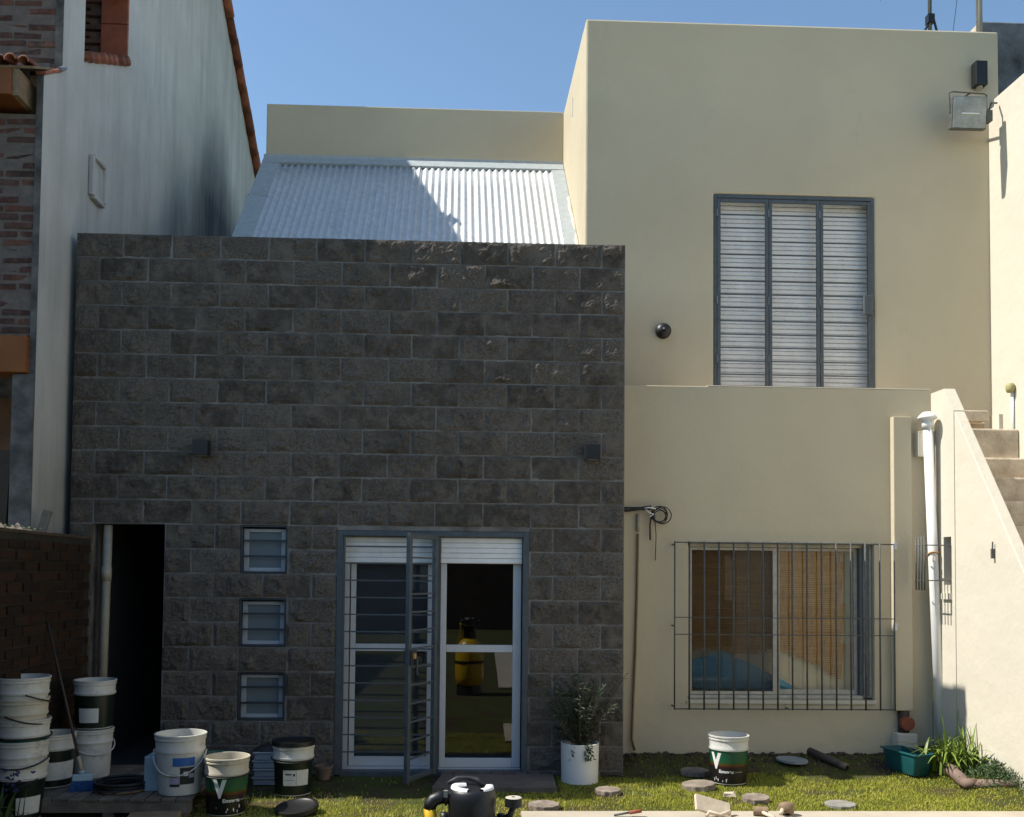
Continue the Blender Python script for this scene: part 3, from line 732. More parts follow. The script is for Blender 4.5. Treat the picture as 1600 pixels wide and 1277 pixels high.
# cane blind hung crooked behind the panes: woven strips
cb = part('cane_blind', MB().tube([(WX0+.02, .765, WZ1-.02), (WX1-.07, .765, WZ1-.05)], 0.018), 'wood_d', house)
def hem(x):      # lower edge of the blind
    pts = [(2.15, 1.00), (2.38, 1.04), (2.62, 1.005), (2.8, 0.995), (3.0, 1.045), (3.14, 1.02), (3.45, 0.89), (3.70, 0.745)]
    for (a, za), (b, zb) in zip(pts[:-1], pts[1:]):
        if a <= x <= b: return za + (zb-za)*(x-a)/(b-a)
    return 9
def redge(z): return 3.70 + (z-0.745)*(3.83-3.70)/(1.93-0.745)*1.0
z = WZ1-.05
while z > 0.75:
    segs = []; x = WX0-.02; xr = redge(z)
    # strip runs from left until the edges cut it
    xs_ = [x + (xr-x)*q/40 for q in range(41)]
    on = [z > hem(q) for q in xs_]
    s = None
    for q, ok in zip(xs_, on):
        if ok and s is None: s = q
        if (not ok or q == xs_[-1]) and s is not None:
            segs.append((s, q)); s = None
    for (a, b) in segs:
        if b-a > 0.03:
            n_ = 10; mbs = MB()
            pts = [(a+(b-a)*q/n_, .745+.004*math.sin((a+(b-a)*q/n_)*9+z*20), z+.004*math.sin((a+(b-a)*q/n_)*5+z*9)) for q in range(n_+1)]
            vs = [(p[0], p[1], p[2]-.0095) for p in pts] + [(p[0], p[1]-.004, p[2]) for p in pts] + [(p[0], p[1], p[2]+.0095) for p in pts]
            m_ = n_+1
            mbs.add(vs, [(q, q+1, m_+q+1, m_+q) for q in range(n_)] + [(m_+q, m_+q+1, 2*m_+q+1, 2*m_+q) for q in range(n_)])
            part('cane_strip', mbs, 'cane', cb, True)
    z -= 0.020
# window guard
GX0, GX1, GZ0, GZ1, GY = 2.031, 4.088, 0.512, 2.040, 0.45
wg = part('window_guard', MB().box(GX0, GX1, GY-.006, GY+.006, GZ1-.006, GZ1+.006).box(GX0, GX1, GY-.006, GY+.006, GZ0-.006, GZ0+.006)
          .tube([(GX0, GY, GZ1-.02), (GX0, .56, GZ1-.02)], .007).tube([(GX0, GY, 1.27), (GX0, .56, 1.27)], .007).tube([(GX0, GY, GZ0+.02), (GX0, .56, GZ0+.02)], .007).tube([(3.1, GY, GZ0), (3.1, .56, GZ0)], .007), 'bar_g', house)
for k in range(16):
    x = GX0 + (GX1-GX0)*k/15
    part('bar', MB().tube([(x, GY-.004, GZ0-.008), (x, GY-.004, GZ1+.008)], 0.0085 if 0 < k < 15 else 0.007, 8), 'bar_g', wg, True)
for z in (1.349, 1.193):
    part('bar', MB().tube([(GX0, GY+.010, z), (GX1, GY+.010, z)], 0.005, 6), 'bar_g', wg)
# flue boxing, its outlet and foot
part('flue_boxing', MB().box(4.103, 4.272, .475, .5495, .50, 3.245), 'cream', house, bevel=0.005)
part('flue_pipe', MB().tube([(4.20, .52, .28), (4.20, .52, .50)], .05, 16), 'stem', house, True)
part('flue_outlet', MB().tube([(4.205, .50, .385), (4.205, .43, .385)], [.062, .062], 18), 'terra', house, auto=True, smooth=True)
part('flue_foot', MB().box(4.10, 4.285, .42, .549, .0, .295), 'cream_lit', house, bevel=0.006)
for z in (2.03, 1.28):
    part('bracket', MB().box(4.085, 4.112, .44, .475, z-.035, z+.03), 'alu', house)
part('beam_stub', MB().box(4.335, 4.498, .472, .549, 2.870, 3.11), 'cream_lit', house, bevel=0.006)

# ================================================================== STAIRS
st = thing('staircase', 'cement outdoor staircase behind a sloping cream side wall', 'staircase', (0, 0, 0))
zs = lambda y: 3.48 + 1.403*(y-.30)
part('side_wall', MB().prism_x([(-2.45, -0.2), (.132, -0.2), (.132, zs(.132)), (-2.18, .0)], 4.50, 4.60), 'cream_lit', st, bevel=0.008)
part('return_panel', wall_holes('x', .137, .549, -0.2, 3.20, 4.50, 4.60, [(.20, .335, 1.67, 2.11)]).prism_x([(.137, 3.2), (.549, 3.2), (.549, 3.48), (.30, 3.48), (.137, zs(.137))], 4.50, 4.60), 'cream_lit', st)
part('gap_backing', MB().box(4.53, 4.58, .1322, .1368, -0.2, 3.1), 'bar_g', st)  # dark strip behind the narrow gap between the wall pieces
part('vent_backing', MB().box(4.575, 4.598, .201, .334, 1.671, 2.109), 'stem', st)
for zz in (1.56,):
    part('vent_ledge', MB().box(4.475, 4.4995, .19, .345, zz-.02, zz+.035), 'cream_lit', st)
sg = part('vent_guard', MB().tube([(4.26, .20, 2.03), (4.26, .40, 2.03)], .006, 6).tube([(4.26, .20, 1.71), (4.26, .40, 1.71)], .006, 6).tube([(4.26, .20, 2.03), (4.51, .20, 2.03)], .006, 6).tube([(4.26, .20, 1.71), (4.51, .20, 1.71)], .006, 6), 'bar_g', st)
for k in range(4):
    y = .215 + k*.053
    part('bar', MB().tube([(4.26, y, 1.62), (4.26, y, 2.11)], .008, 8), 'bar_g', sg, True)
steps = [(1.02, 3.30, 4.603, 5.30), (.72, 3.185, 4.603, 5.455), (.62, 2.89, 4.603, 5.455), (.42, 2.68, 4.603, 5.455), (.20, 2.44, 4.603, 5.455), (-.02, 2.20, 4.603, 5.455), (-.24, 1.95, 4.603, 5.455), (-.46, 1.70, 4.603, 5.455), (-.7, 1.44, 4.603, 5.455), (-.94, 1.17, 4.603, 5.455), (-1.2, .9, 4.603, 5.455), (-1.46, .62, 4.603, 5.455), (-1.74, .33, 4.603, 5.455)]
for i, (y, z, a, b) in enumerate(steps):
    nxt = 1.199 if i == 0 else steps[i-1][0]-.001
    part('step', MB().box(a, b, y, max(nxt, y+.05), z-.42, z), 'step', st, bevel=0.018)
part('cement_block', MB().box(4.96, 5.24, .86, 1.0, 3.302-.02, 3.335+.05), 'step', st, bevel=0.012)
part('tile_offcut', MB().box(5.27, 5.31, .74, .90, 3.186, 3.33), 'cream_lit', st)
# boundary wall right of the stairs
bw = thing('boundary_wall', 'tall sunlit cream wall on the right of the stairs', 'wall')
part('wall', MB().box(5.457, 5.75, -9.0, 1.198, -0.2, 6.63), 'cream_lit', bw, bevel=0.01)
o = thing('conduit_pipe', 'thin cream pipe with yellow cap up the wall beside the stairs', 'pipe')
part('tube', MB().tube([(5.44, .80, 2.95), (5.44, .80, 3.56)], .015, 12), 'pipe_w', o, True)
part('cap', MB().lathe([(0.001, 0.05), (.03, .045), (.042, .02), (.042, -.02), (.03, -.045), (.001, -.05)], 14, (5.42, .80, 3.60)), 'cap_y', o, True)
# concrete tank tower and aerials behind
o = thing('tank_parapet', 'black stained concrete tower rising behind the right end of the roof', 'tower')
part('body', MB().box(6.70, 8.6, 3.55, 4.2, 0, 8.93), 'tower', o, bevel=0.02)
part('sunlit_edge', MB().box(6.682, 6.6995, 3.555, 4.19, 6, 8.90), 'step', o)  # paler facing that puts the sunlight on the left side into colour
o = thing('aerial', 'television aerial mast nearer the middle of the roof edge', 'aerial', (0, 0, 0), 0)
part('mast', MB().tube([(5.36, 2.2, 7.2), (5.365, 2.2, 10.2)], .022, 8), 'bar_g', o, True)
part('clamp', MB().box(5.325, 5.40, 2.16, 2.24, 8.06, 8.16).tube([(5.38, 2.2, 8.12), (5.26, 2.2, 7.9)], .013).tube([(5.40, 2.2, 8.14), (5.46, 2.2, 7.9)], .013), 'black', o)
part('stay_wire', MB().tube([(5.62, 2.2, 7.9), (5.70, 2.2, 8.5), (5.74, 2.2, 8.9)], .003, 5), 'black', o)
part('boom', MB().tube([(4.4, 2.2, 8.47), (5.4, 2.2, 8.50)], .008, 6).tube([(4.62, 2.0, 8.48), (4.62, 2.4, 8.44)], .004, 5).tube([(4.88, 2.0, 8.48), (4.88, 2.4, 8.44)], .004, 5), 'bar_g', o)
o = thing('aerial', 'thicker pale mast beside the concrete tower', 'aerial')
part('mast', MB().tube([(5.94, 2.2, 7.0), (5.935, 2.2, 10.2)], .034, 10), 'pipe_g', o, True)

# ================================================================== NEIGHBOUR
nb = thing('brick_house', 'neighbouring unfinished brick house with stained white side wall and tiled roof', 'house')
XW, XI = -3.352, -3.60
def prof(y): return 8.0 if y < .62 else 9.0 + (y-.62)*0.43
mb = MB()
mb.prism_x([(-.60, -.2), (-.252, -.2), (-.252, 5.93), (-.60, 5.72)], -3.405, XW)
mb.prism_x([(-.2515, -.2), (.20, -.2), (.20, 8.0), (-.2515, 8.0)], -3.42, XW)
mb.prism_x([(.2005, -.2), (1.30, -.2), (1.30, 6.815), (.2005, 6.265)], XI, XW)          # below the sloping opening
mb.prism_x([(.2005, 7.05), (.62, 7.26), (.62, 8.0), (.2005, 8.0)], XI, XW)
mb.prism_x([(.6205, 7.26), (1.30, 7.60), (1.30, prof(1.3)), (.6205, 9.0)], XI, XW)
mb.prism_x([(1.3005, -.2), (4.0, -.2), (4.0, prof(4.0)), (1.3005, prof(1.3))], XI, XW)
mb.prism_x([(4.0005, -.2), (9.0, -.2), (9.0, 10.46-.66*5), (4.0005, 10.46)], XI, XW)
part('side_wall', mb, 'white_wall', nb)
# verge tiles down the rear slope, and up the front
vt = MB(); vt.prism_x([(4.0, 10.47), (9.0, 7.17), (9.0, 7.23), (4.0, 10.55)], -8.0, XW+.03)
vt.prism_x([(.55, 8.99), (4.0, 10.47), (4.0, 10.55), (.55, 9.07)], -8.0, XW+.03)
rf = part('roof', vt, 'tile', nb)
tmesh = MB().tube([(0, -.19, .014), (0, .19, -.012)], [.062, .070], 10).mesh('tile', MT['tile'], True)
yy = 4.2
while yy < 8.9:
    z = 10.50-.66*(yy-4.0)
    link('tile', tmesh, rf, (XW+.05+random.uniform(-.012, .012), yy, z+.01+random.uniform(-.006, .006)), (-math.atan(.66)+random.uniform(-.05, .05), 0, 0)); yy += .30
part('shadow_blocks', MB().box(-3.62, -3.36, 2.02, 2.20, 9.5, 9.93).box(-3.60, -3.37, 2.23, 2.30, 9.6, 9.86).box(-3.60, -3.38, 1.90, 1.99, 9.4, 9.72), 'old_conc', nb)  # unseen blocks added to roughen the shadow edge on the metal roof
# body behind
part('body', MB().box(-8, XI-.001, 1.45, 8.8, -.2, 7.0), 'old_conc', nb)
# upper brick front (y=-.25) and lower front (y=-.6)
uf = part('upper_front', MB().box(-8, -3.4205, -.240, -.05, 5.9, 8.0), 'mort_up', nb)
part('corner_strip', MB().box(-3.419, XW-.002, -.256, -.253, 5.93, 8.0).box(-8, XW-.1, -.262, -.246, 5.93, 6.0), 'old_conc', nb)
bl, bh = 0.222, 0.044
def brick_mesh(lx, ly, lz, seed, mat):
    mb = MB(); random.seed(seed)
    j = lambda a: a + random.uniform(-.004, .004)
    x, y, z = lx/2, ly/2, lz/2; c = .006
    vs = [(j(-x), j(-y), j(-z)), (j(x), j(-y), j(-z)), (j(x), y, -z), (-x, y, -z), (j(-x), j(-y), j(z)), (j(x), j(-y), j(z)), (j(x), y, z), (-x, y, z)]
    mb.add(vs, [(3,2,1,0),(4,5,6,7),(0,1,5,4),(1,2,6,5),(2,3,7,6),(3,0,4,7)])
    return mb.mesh('brick', MT[mat])
ubr = [brick_mesh(bl, .06, bh, 50+i, 'brick_up') for i in range(6)]
random.seed(5)
for k in range(18):
    z = 6.03 + k*.0705
    for i in range(3):
        x = -3.535 - i*.243 - (.12 if k % 2 else 0)
        if x < -3.99: continue
        link('brick', random.choice(ubr), uf, (x, -.213+random.uniform(-.006, .006), z+random.uniform(-.004, .004)), (0, random.uniform(-.02, .02), 0))
lf_ = part('lower_front', MB().box(-8, -3.4055, -.590, -.4, 3.60, 5.40), 'mort_up', nb)
part('edge_strip', MB().box(XW-.053, XW-.002, -.606, -.601, 2.9, 5.72), 'old_conc', nb)
for k in range(25):
    z = 3.64 + k*.0705
    for i in range(2):
        x = -3.525 - i*.243 - (.12 if k % 2 else 0)
        if x < -3.8: continue
        link('brick', random.choice(ubr), lf_, (x, -.563+random.uniform(-.006, .006), z+random.uniform(-.004, .004)), (0, random.uniform(-.02, .02), 0))
    if k % 2:
        o = link('brick', ubr[k % 6], lf_, (-3.455, -.563, z)); o.scale = (.45, 1, 1)
part('under_eave_panel', MB().box(-8, XI, -.45, -.3, 5.40, 5.9), 'old_conc', nb)  # recessed mottled concrete panel under the eave
part('lintel', MB().box(-8, -3.405, -.66, -.4, 3.29, 3.585), 'orange', nb, bevel=0.006)
part('beam_end', MB().box(-8, -3.52, -.80, -.2, 5.46, 5.675), 'orange', nb, bevel=0.006)
part('beam_strip', MB().box(-3.519, -3.47, -.78, -.2, 5.46, 5.675), 'wood_d', nb)
part('column', MB().box(-3.53, -3.356, -.62, -.42, -.2, 3.288), 'old_conc', nb, bevel=0.012)
part('porch_wall', MB().box(-8, -3.54, .6, .7, -.2, 3.3), 'far_brick', nb)
part('porch_board', MB().prism_x([(-.5, 1.6), (.3, 1.6), (.3, 2.7), (-.4, 2.7)], -3.9, -3.62), 'stem', nb)
# eave tiles: half-round tiles on the canopy, end-on towards the garden
ev = part('eave', MB().prism_x([(-.78, 5.68), (-.27, 5.93), (-.27, 5.95), (-.78, 5.70)], -8, -3.36), 'wood_d', nb)
part('verge_edge', MB().prism_x([(-.62, 5.715), (-.25, 5.94), (-.25, 5.965), (-.62, 5.742)], -3.41, XW+.02), 'tile', nb)
et = MB()
nseg = 10
ring0 = [(.065*math.cos(math.pi*q/nseg), .05*math.sin(math.pi*q/nseg)) for q in range(nseg+1)]
vs = []; 
for (y, z, sc) in ((-.04, 0, 1.0), (.16, .05, .9)):
    vs += [(x*sc, y, z+h*sc) for x, h in ring0] + [(x*sc*.78, y, z+h*sc*.72-.002) for x, h in ring0]
m_ = nseg+1
fs = [(q, q+1, 2*m_+q+1, 2*m_+q) for q in range(nseg)] + [(m_+q+1, m_+q, 3*m_+q, 3*m_+q+1) for q in range(nseg)] + [(q+1, q, m_+q, m_+q+1) for q in range(nseg)]
et.add(vs, fs); etm = et.mesh('tile', MT['tile'], True)
random.seed(9)
for i in range(8):
    o = link('tile', etm, ev, (-3.41-.092*i, -.80+random.uniform(-.03, .02), 5.705+random.uniform(-.012, .012)), (random.uniform(-.03, .03), random.uniform(-.08, .08), 0)); o.scale = (.72, 1, .95)
part('gutter_end', MB().tube([(-3.33, -.36, 5.90), (-3.32, -.27, 5.955)], .018, 8), 'lid_b', nb)
# coping tiles on the sloping sill of the opening
sl = part('opening_sill', MB().prism_x([(.21, 6.27), (1.29, 6.81), (1.29, 6.83), (.21, 6.29)], XI, XW+.02), 'tile', nb)
for i in range(7):
    t = (i+.5)/7; y = .21+1.08*t; z = 6.28+.54*t
    link('tile', tmesh, sl, (XW-.06+random.uniform(-.01, .01), y, z+.03), (0, 0, math.pi/2+random.uniform(-.1, .1))).scale = (.85, .55, .75)
# brick jamb and hollow-block panel seen through the opening
jm = part('inner_jamb', MB().box(-4.3, XI-.002, 1.30, 1.44, 5.9, 8.6), 'mort_up', nb)
for k in range(18):
    for i in range(3):
        link('brick', random.choice(ubr), jm, (-3.72-i*.243-(.12 if k % 2 else 0), 1.275, 6.42+k*.0705+.2))
hb = MB().box(-.13, .13, -.02, .02, -.165, .165).mesh('hollow_brick', MT['terra'])
for k in range(4):
    link('hollow_brick', hb, jm, (-3.475+.0, 1.27, 7.05+k*.34))
part('vent_box', MB().box(XW+.001, XW+.05, .36, .40, 5.13, 5.50).box(XW+.001, XW+.055, .401, .66, 5.48, 5.52).box(XW+.001, XW+.055, .401, .66, 5.11, 5.15).box(XW+.001, XW+.05, .661, .70, 5.16, 5.54), 'white_wall', nb, bevel=0.01)
part('vent_plate', MB().box(XW+.0005, XW+.02, .401, .66, 5.151, 5.479), 'white_wall', nb)
part('rear_stub', MB().box(XW-.1, XW+.16, 6.9, 7.3, 5.5, 7.75), 'old_conc', nb)

# garden wall along the left side
gwl = thing('garden_wall', 'old dark brick garden wall on the left in front of the block wall', 'wall')
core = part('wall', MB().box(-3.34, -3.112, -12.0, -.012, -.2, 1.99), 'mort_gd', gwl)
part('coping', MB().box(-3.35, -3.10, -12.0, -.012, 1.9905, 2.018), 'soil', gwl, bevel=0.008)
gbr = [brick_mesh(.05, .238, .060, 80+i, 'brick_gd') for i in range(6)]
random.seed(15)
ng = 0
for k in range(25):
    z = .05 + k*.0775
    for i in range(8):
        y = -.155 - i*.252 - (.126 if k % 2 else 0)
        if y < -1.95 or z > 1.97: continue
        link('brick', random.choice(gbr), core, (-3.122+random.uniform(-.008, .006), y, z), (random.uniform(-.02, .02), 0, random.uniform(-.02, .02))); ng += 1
random.seed(31)
mb = MB()
for i in range(70):
    y = random.uniform(-1.9, -.9); x = -3.22+random.gauss(0, .05); s = random.uniform(.012, .045); z = 2.015
    mb.add([(x-s,y-s,z),(x+s,y-s*.8,z),(x+s*.8,y+s,z),(x-s,y+s,z),(x-s*.3,y,z+s*random.uniform(.5,1.3))], [(0,1,4),(1,2,4),(2,3,4),(3,0,4)])
o = part('rubble', mb, 'stone', None); tag(o, 'loose crumbs of rubble and mortar along the top of the garden wall', 'rubble', None, 'stuff')
mb = MB()
for i in range(110):
    y = random.uniform(-1.75, -.95); x = -3.17+random.gauss(0, .04); z = 2.02; a = random.uniform(0, 6.28); s = random.uniform(.012, .03)
    mb.add([(x,y,z+s*.5),(x+s*math.cos(a),y+s*math.sin(a),z+s),(x+s*math.cos(a+.9),y+s*math.sin(a+.9),z+s*.8)], [(0,1,2)])
o = part('wall_weeds', mb, 'leaf_f', None); tag(o, 'tiny green weeds sprouting on the garden wall top', 'weeds', None, 'stuff')
o = thing('broken_plank', 'short dark plank leaning on the wall top by the white wall corner', 'plank')
part('board', MB().box(-.035, .035, -.012, .012, 0, .19), 'wood_g', o, loc=(-3.27, -.62, 2.015), rot=(0, .28, 0))
o = thing('drainpipe', 'greyish drainpipe standing at the left side of the dark passage', 'pipe')
part('tube', MB().tube([(-3.005, .06, .35), (-2.985, .06, 2.12)], .036, 14), 'pipe_g', o, True)
part('coupling', MB().tube([(-2.992, .06, 1.64), (-2.991, .06, 1.76)], .043, 14), 'pipe_g', o, True)

# ================================================================== FIXTURES
def wall_lamp(x, z, label, y=-.022):
    t = thing('wall_lamp', label, 'lamp', (x, y, z), 0, 'black cube lamps on the block wall')
    part('housing', MB().box(-.065, .065, -.115, -.012, -.065, .065), 'black', t, bevel=0.004)
    part('back_plate', MB().box(-.05, .05, -.0115, .03, -.05, .05), 'steel_d', t)
    part('lens', MB().box(-.045, .045, -.10, -.03, -.069, -.0655), 'lamp_gl', t)
wall_lamp(-2.168, 2.783, 'black cube lamp on the block wall above the dark passage')
wall_lamp(1.185, 2.793, 'black cube lamp near the right edge of the block wall')
t = thing('wall_speaker', 'slim black upright box lamp on the cream wall above the floodlight', 'lamp', (5.335, 1.2, 6.905))
part('housing', MB().box(-.060, .062, -.11, -.012, -.125, .125), 'black', t, bevel=0.006)
part('bracket', MB().box(-.03, .03, -.0115, .0, -.06, .06), 'steel_d', t)
part('foot', MB().tube([(0, -.06, -.126), (0, -.06, -.15)], .03, 10), 'pipe_g', t)
t = thing('floodlight', 'square grey floodlight with glass front at the top right of the cream wall', 'floodlight', (5.095, .93, 6.39), R(3))
part('housing', MB().box(-.185, .185, -.03, .035, -.16, .16), 'bar_g', t, bevel=0.012, rot=(R(8), R(-1.5), 0))
part('glass', MB().box(-.172, .172, -.036, -.0305, -.148, .148), 'lamp_gl', t, rot=(R(8), R(-1.5), 0))
part('tube_lamp', MB().tube([(-.09, -.038, -.02), (.10, -.038, -.015)], .008, 8), 'white_pr', t)
part('bracket', MB().tube([(-.19, .0, .0), (-.195, .0, .20), (-.16, .0, .215), (.17, .0, .21), (.20, .0, .20), (.20, .0, 0)], .007, 6).tube([(.02, .0, .21), (.06, .27, .26)], .012, 6), 'bar_g', t)
part('junction_box', MB().box(.19, .25, -.02, .06, -.07, .04).tube([(.22, 0, .04), (.25, .0, .12), (.34, .05, .15)], .010, 6), 'bar_g', t)
t = thing('round_vent', 'round black vent cap on the cream wall left of the upper shutter', 'vent', (2.08, 1.2, 4.195))
part('disc', MB().lathe([(.001, .075), (.045, .07), (.06, .055), (.076, .04), (.078, 0)], 28), 'black', t, True, rot=(R(90), 0, 0))
part('knob', MB().lathe([(.001, .105), (.018, .10), (.024, .074)], 16), 'black', t, True, rot=(R(90), 0, 0))
t = thing('vent_pipe', 'white plastic vent pipe with a mushroom cap leaning by the stair wall', 'pipe')
pA, pB = Vector((4.505, .42, .12)), Vector((4.40, .42, 3.23))
part('tube', MB().tube([pA, pA.lerp(pB, .5), pB], .044, 18), 'pipe_w', t, True)
part('collar', MB().tube([pA.lerp(pB, .965), pA.lerp(pB, .992)], .052, 18), 'pipe_w', t, True)
part('cap', MB().lathe([(.001, .055), (.04, .05), (.07, .022), (.088, .0), (.085, -.012), (.05, -.03), (.045, -.06)], 20, tuple(pB)), 'pipe_w', t, True)
rp = pA.lerp(pB, .595)
part('rope_tie', MB().tube([(rp.x+.05*math.cos(a), rp.y+.05*math.sin(a), rp.z+.015*math.sin(a*2)+.02*math.cos(a)) for a in np.linspace(0, 12.5, 30)], .007, 6).tube([(rp.x+.045, rp.y-.02, rp.z+.03), (rp.x+.13, rp.y+.05, rp.z+.045)], .006, 6).tube([(rp.x-.02, rp.y-.05, rp.z-.01), (rp.x-.03, rp.y-.055, rp.z-.09)], .004, 5), 'rope', t)
t = thing('cable_bundle', 'bundle of black cables with a coil hanging on the cream wall', 'cable')
rb = random.Random(4)
mb = MB()
for k in range(5):
    dz = rb.uniform(-.02, .02); dy = rb.uniform(-.02, .005)
    mb.tube([(1.45, .50+dy, 2.345+dz), (1.60, .51+dy, 2.342+dz), (1.72, .50+dy, 2.35+dz*.6), (1.82, .495+dy, 2.36+dz)], .007, 6)
part('run', mb, 'rubber', t, True)
mb = MB()
for k in range(5):
    cx, cz, rr = 1.905+rb.uniform(-.02, .02), 2.285+rb.uniform(-.02, .02), rb.uniform(.055, .085)
    mb.tube([(cx+rr*math.cos(a)*1.05, .49+rb.uniform(-.01, .01), cz+rr*math.sin(a)) for a in np.linspace(.3*k, .3*k+6.2, 22)], .005, 6)
part('coil', mb, 'rubber', t, True)
part('tail', MB().tube([(1.83, .49, 2.34), (1.81, .50, 2.2), (1.815, .51, 2.06)], .008, 6).tube([(1.85, .49, 2.3), (1.87, .51, 2.1), (1.865, .52, 1.87)], .004, 5), 'rubber', t, True)
part('white_wire', MB().tube([(1.76, .485, 2.35), (1.80, .475, 2.31), (1.84, .48, 2.30), (1.80, .48, 2.27)], .008, 6).tube([(1.73, .485, 2.345), (1.79, .475, 2.36), (1.86, .48, 2.35)], .006, 6), 'white_pr', t, True)
t = thing('hanging_hose', 'thin brown hose hanging down the cream wall beside the block wall corner', 'hose')
part('hose', MB().tube([(1.705, .53, 2.12), (1.70, .535, 1.6), (1.685, .535, 1.0), (1.665, .53, .55), (1.655, .53, .22), (1.68, .52, .12)], .011, 8), 'hose', t, True)
part('sleeve', MB().tube([(1.706, .53, 2.30), (1.705, .53, 2.14)], .016, 8), 'pipe_g', t, True)
t = thing('wall_bracket', 'small rusty bracket with broken plaster on the sunlit stair wall', 'bracket', (4.5, -.50, 1.93))
part('stub', MB().box(-.03, -.001, -.012, .01, -.03, .05).tube([(-.02, .0, .05), (-.02, -.005, .11)], .006), 'bar_g', t)

# ================================================================== BUCKETS
def bucket_profile(rb_, rt, h):
    rr = lambda z: rb_ + (rt-rb_)*z/h
    return [(.001, .004), (rr(0)-.01, 0), (rr(.004), .006), (rr(h*.70), h*.70), (rr(h*.705)+.007, h*.705), (rr(h*.74)+.009, h*.74), (rr(h*.76)+.003, h*.765), (rr(h*.90)+.002, h*.90),
            (rr(h*.905)+.008, h*.907), (rr(h*.93)+.008, h*.93), (rr(h*.935)+.003, h*.935), (rr(h*.96)+.003, h*.962), (rr(h*.965)+.009, h*.967), (rr(h)+.009, h*.995), (rr(h)+.004, h), (rr(h)-.004, h*.997), (rr(h*.3)-.006, h*.3), (.001, h*.3)]
def curved(rb_, rt, h, z0, z1, a0, a1, lift, n=14):
    rr = lambda z: rb_ + (rt-rb_)*z/h + lift
    return MB().lathe([(rr(z0), z0), (rr(z1), z1)], n, a0=a0, a1=a1)
def wrap_text(txt, size, ang, z, rb_, rt, h, lift, sx=1.0, bold=0.0):
    me = font_mesh(txt, size, bold)
    for v in me.vertices:
        zz = z + v.co.y; r = rb_ + (rt-rb_)*zz/h + lift; a = ang + v.co.x*sx/r
        v.co = (r*math.cos(a), r*math.sin(a), zz)
    return me
def bucket(label, loc, rz=0, rb_=.137, rt=.157, h=.39, sleeve=None, band=None, paper=None, vee=False, body='bplast', handle='rubber', hang=(.8, 1.0), lid=None, group='plastic paint buckets around the garden'):
    t = thing('bucket', label, 'bucket', loc, rz, group)
    part('body', MB().lathe(bucket_profile(rb_, rt, h), 40), body, t, True, auto=True)
    if sleeve: part('sleeve', curved(rb_, rt, h, .012, h*.695, 0, 2*math.pi, .0012, 40), sleeve, t, True)
    if band: part('band', curved(rb_, rt, h, band[0], band[1], 0, 2*math.pi, .0015, 40), band[2], t, True)
    if paper: part('label', curved(rb_, rt, h, paper[0], paper[1], paper[2], paper[3], .0026), 'label', t, True)
    if vee:
        me = wrap_text('V', .165, R(vee), h*.35, rb_, rt, h, .0035, .80, .010); me.materials.append(MT['white_pr'])
        link('letter', me, t)
        me = wrap_text('Emmex', .036, R(vee)+.58, h*.25, rb_, rt, h, .0035, 1.15, .0012); me.materials.append(MT['white_pr'])
        link('lettering', me, t)
        part('small_print', curved(rb_, rt, h, h*.265, h*.285, R(vee)+1.05, R(vee)+1.5, .003), 'conc_b', t)
        rr_ = random.Random(int(abs(loc[0]*100)))
        mb = MB()
        for q in range(7):
            a = R(vee)+rr_.uniform(-.25, 1.0); z = rr_.uniform(.02, .06); w_ = rr_.uniform(.02, .05)
            c = curved(rb_, rt, h, z, z+rr_.uniform(.01, .025), a, a+w_, .0035, 2); mb.add(c.v, c.f)
        part('paint_splash', mb, 'white_pr', t)['kind'] = 'stuff'
    if handle:
        r = rt+.013; zt_ = h*.72; th, dr = hang
        pts = [(r*math.cos(a), -r*math.sin(a)*th*1.02 - .003, zt_ - dr*r*math.sin(a)*1.0) for a in np.linspace(0, math.pi, 22)]
        # keep the wire outside the shell
        q = []
        for (x, y, z) in pts:
            rad = math.hypot(x, y); need = rb_+(rt-rb_)*z/h+.012
            if rad < need and y < 0.01:
                s_ = need/max(rad, 1e-4); x, y = x*s_, y*s_
            q.append((x, y, z))
        part('handle', MB().tube(q, .0055, 6), handle, t, True)
    if lid: part('lid', MB().lathe([(.001, h+.016), (rt*.85, h+.018), (rt*.9, h+.026), (rt+.012, h+.022), (rt+.013, h-.012), (rt+.01, h-.014)], 36), lid, t, True, auto=True)
    return t
bucket('green and black paint bucket with a white V on the sunny lawn', (2.327, -.258, g(2.327, -.258)), R(0), sleeve='sleeve', vee=-146, h=.40, rt=.163, rb_=.145, handle=None)
bucket('open green paint bucket with a white V left of the door, rim in the sun', (-1.626, -1.266, -.006), 0, sleeve='sleeve', vee=-96, h=.405, rb_=.136, rt=.155, body='creampl', hang=(.95, .10))
bucket('black bucket with black lid and white paper label left of the door', (-1.247, -.654, -.006), 0, sleeve='sleeve_k', h=.395, rb_=.140, rt=.157, paper=(.085, .205, R(-112), R(-32)), hang=(1.0, .12), lid='black')
bk = None
b1 = bucket('large open white bucket with blue and black label on the pallet corner', (-1.976, -1.379+.17, .125), 0, h=.43, rb_=.148, rt=.176, handle='bplast', hang=(.75, .85))
def lab(t, z0, z1, a0, a1, mat, lift=.003, nm='label', h=.43, rb_=.148, rt=.176): part(nm, curved(rb_, rt, h, z0, z1, R(a0), R(a1), lift), mat, t, True)
lab(b1, .215, .275, -92, -38, 'blue_pr'); lab(b1, .075, .135, -100, -76, 'lilac_pr'); lab(b1, .085, .205, -74.5, -36, 'ink'); lab(b1, .07, .088, -100, -75, 'ink', .0034); lab(b1, .138, .155, -100, -80, 'ink'); lab(b1, .145, .175, -66, -54, 'white_pr', .0036); lab(b1, .13, .16, -52, -38, 'lilac_pr', .0036)
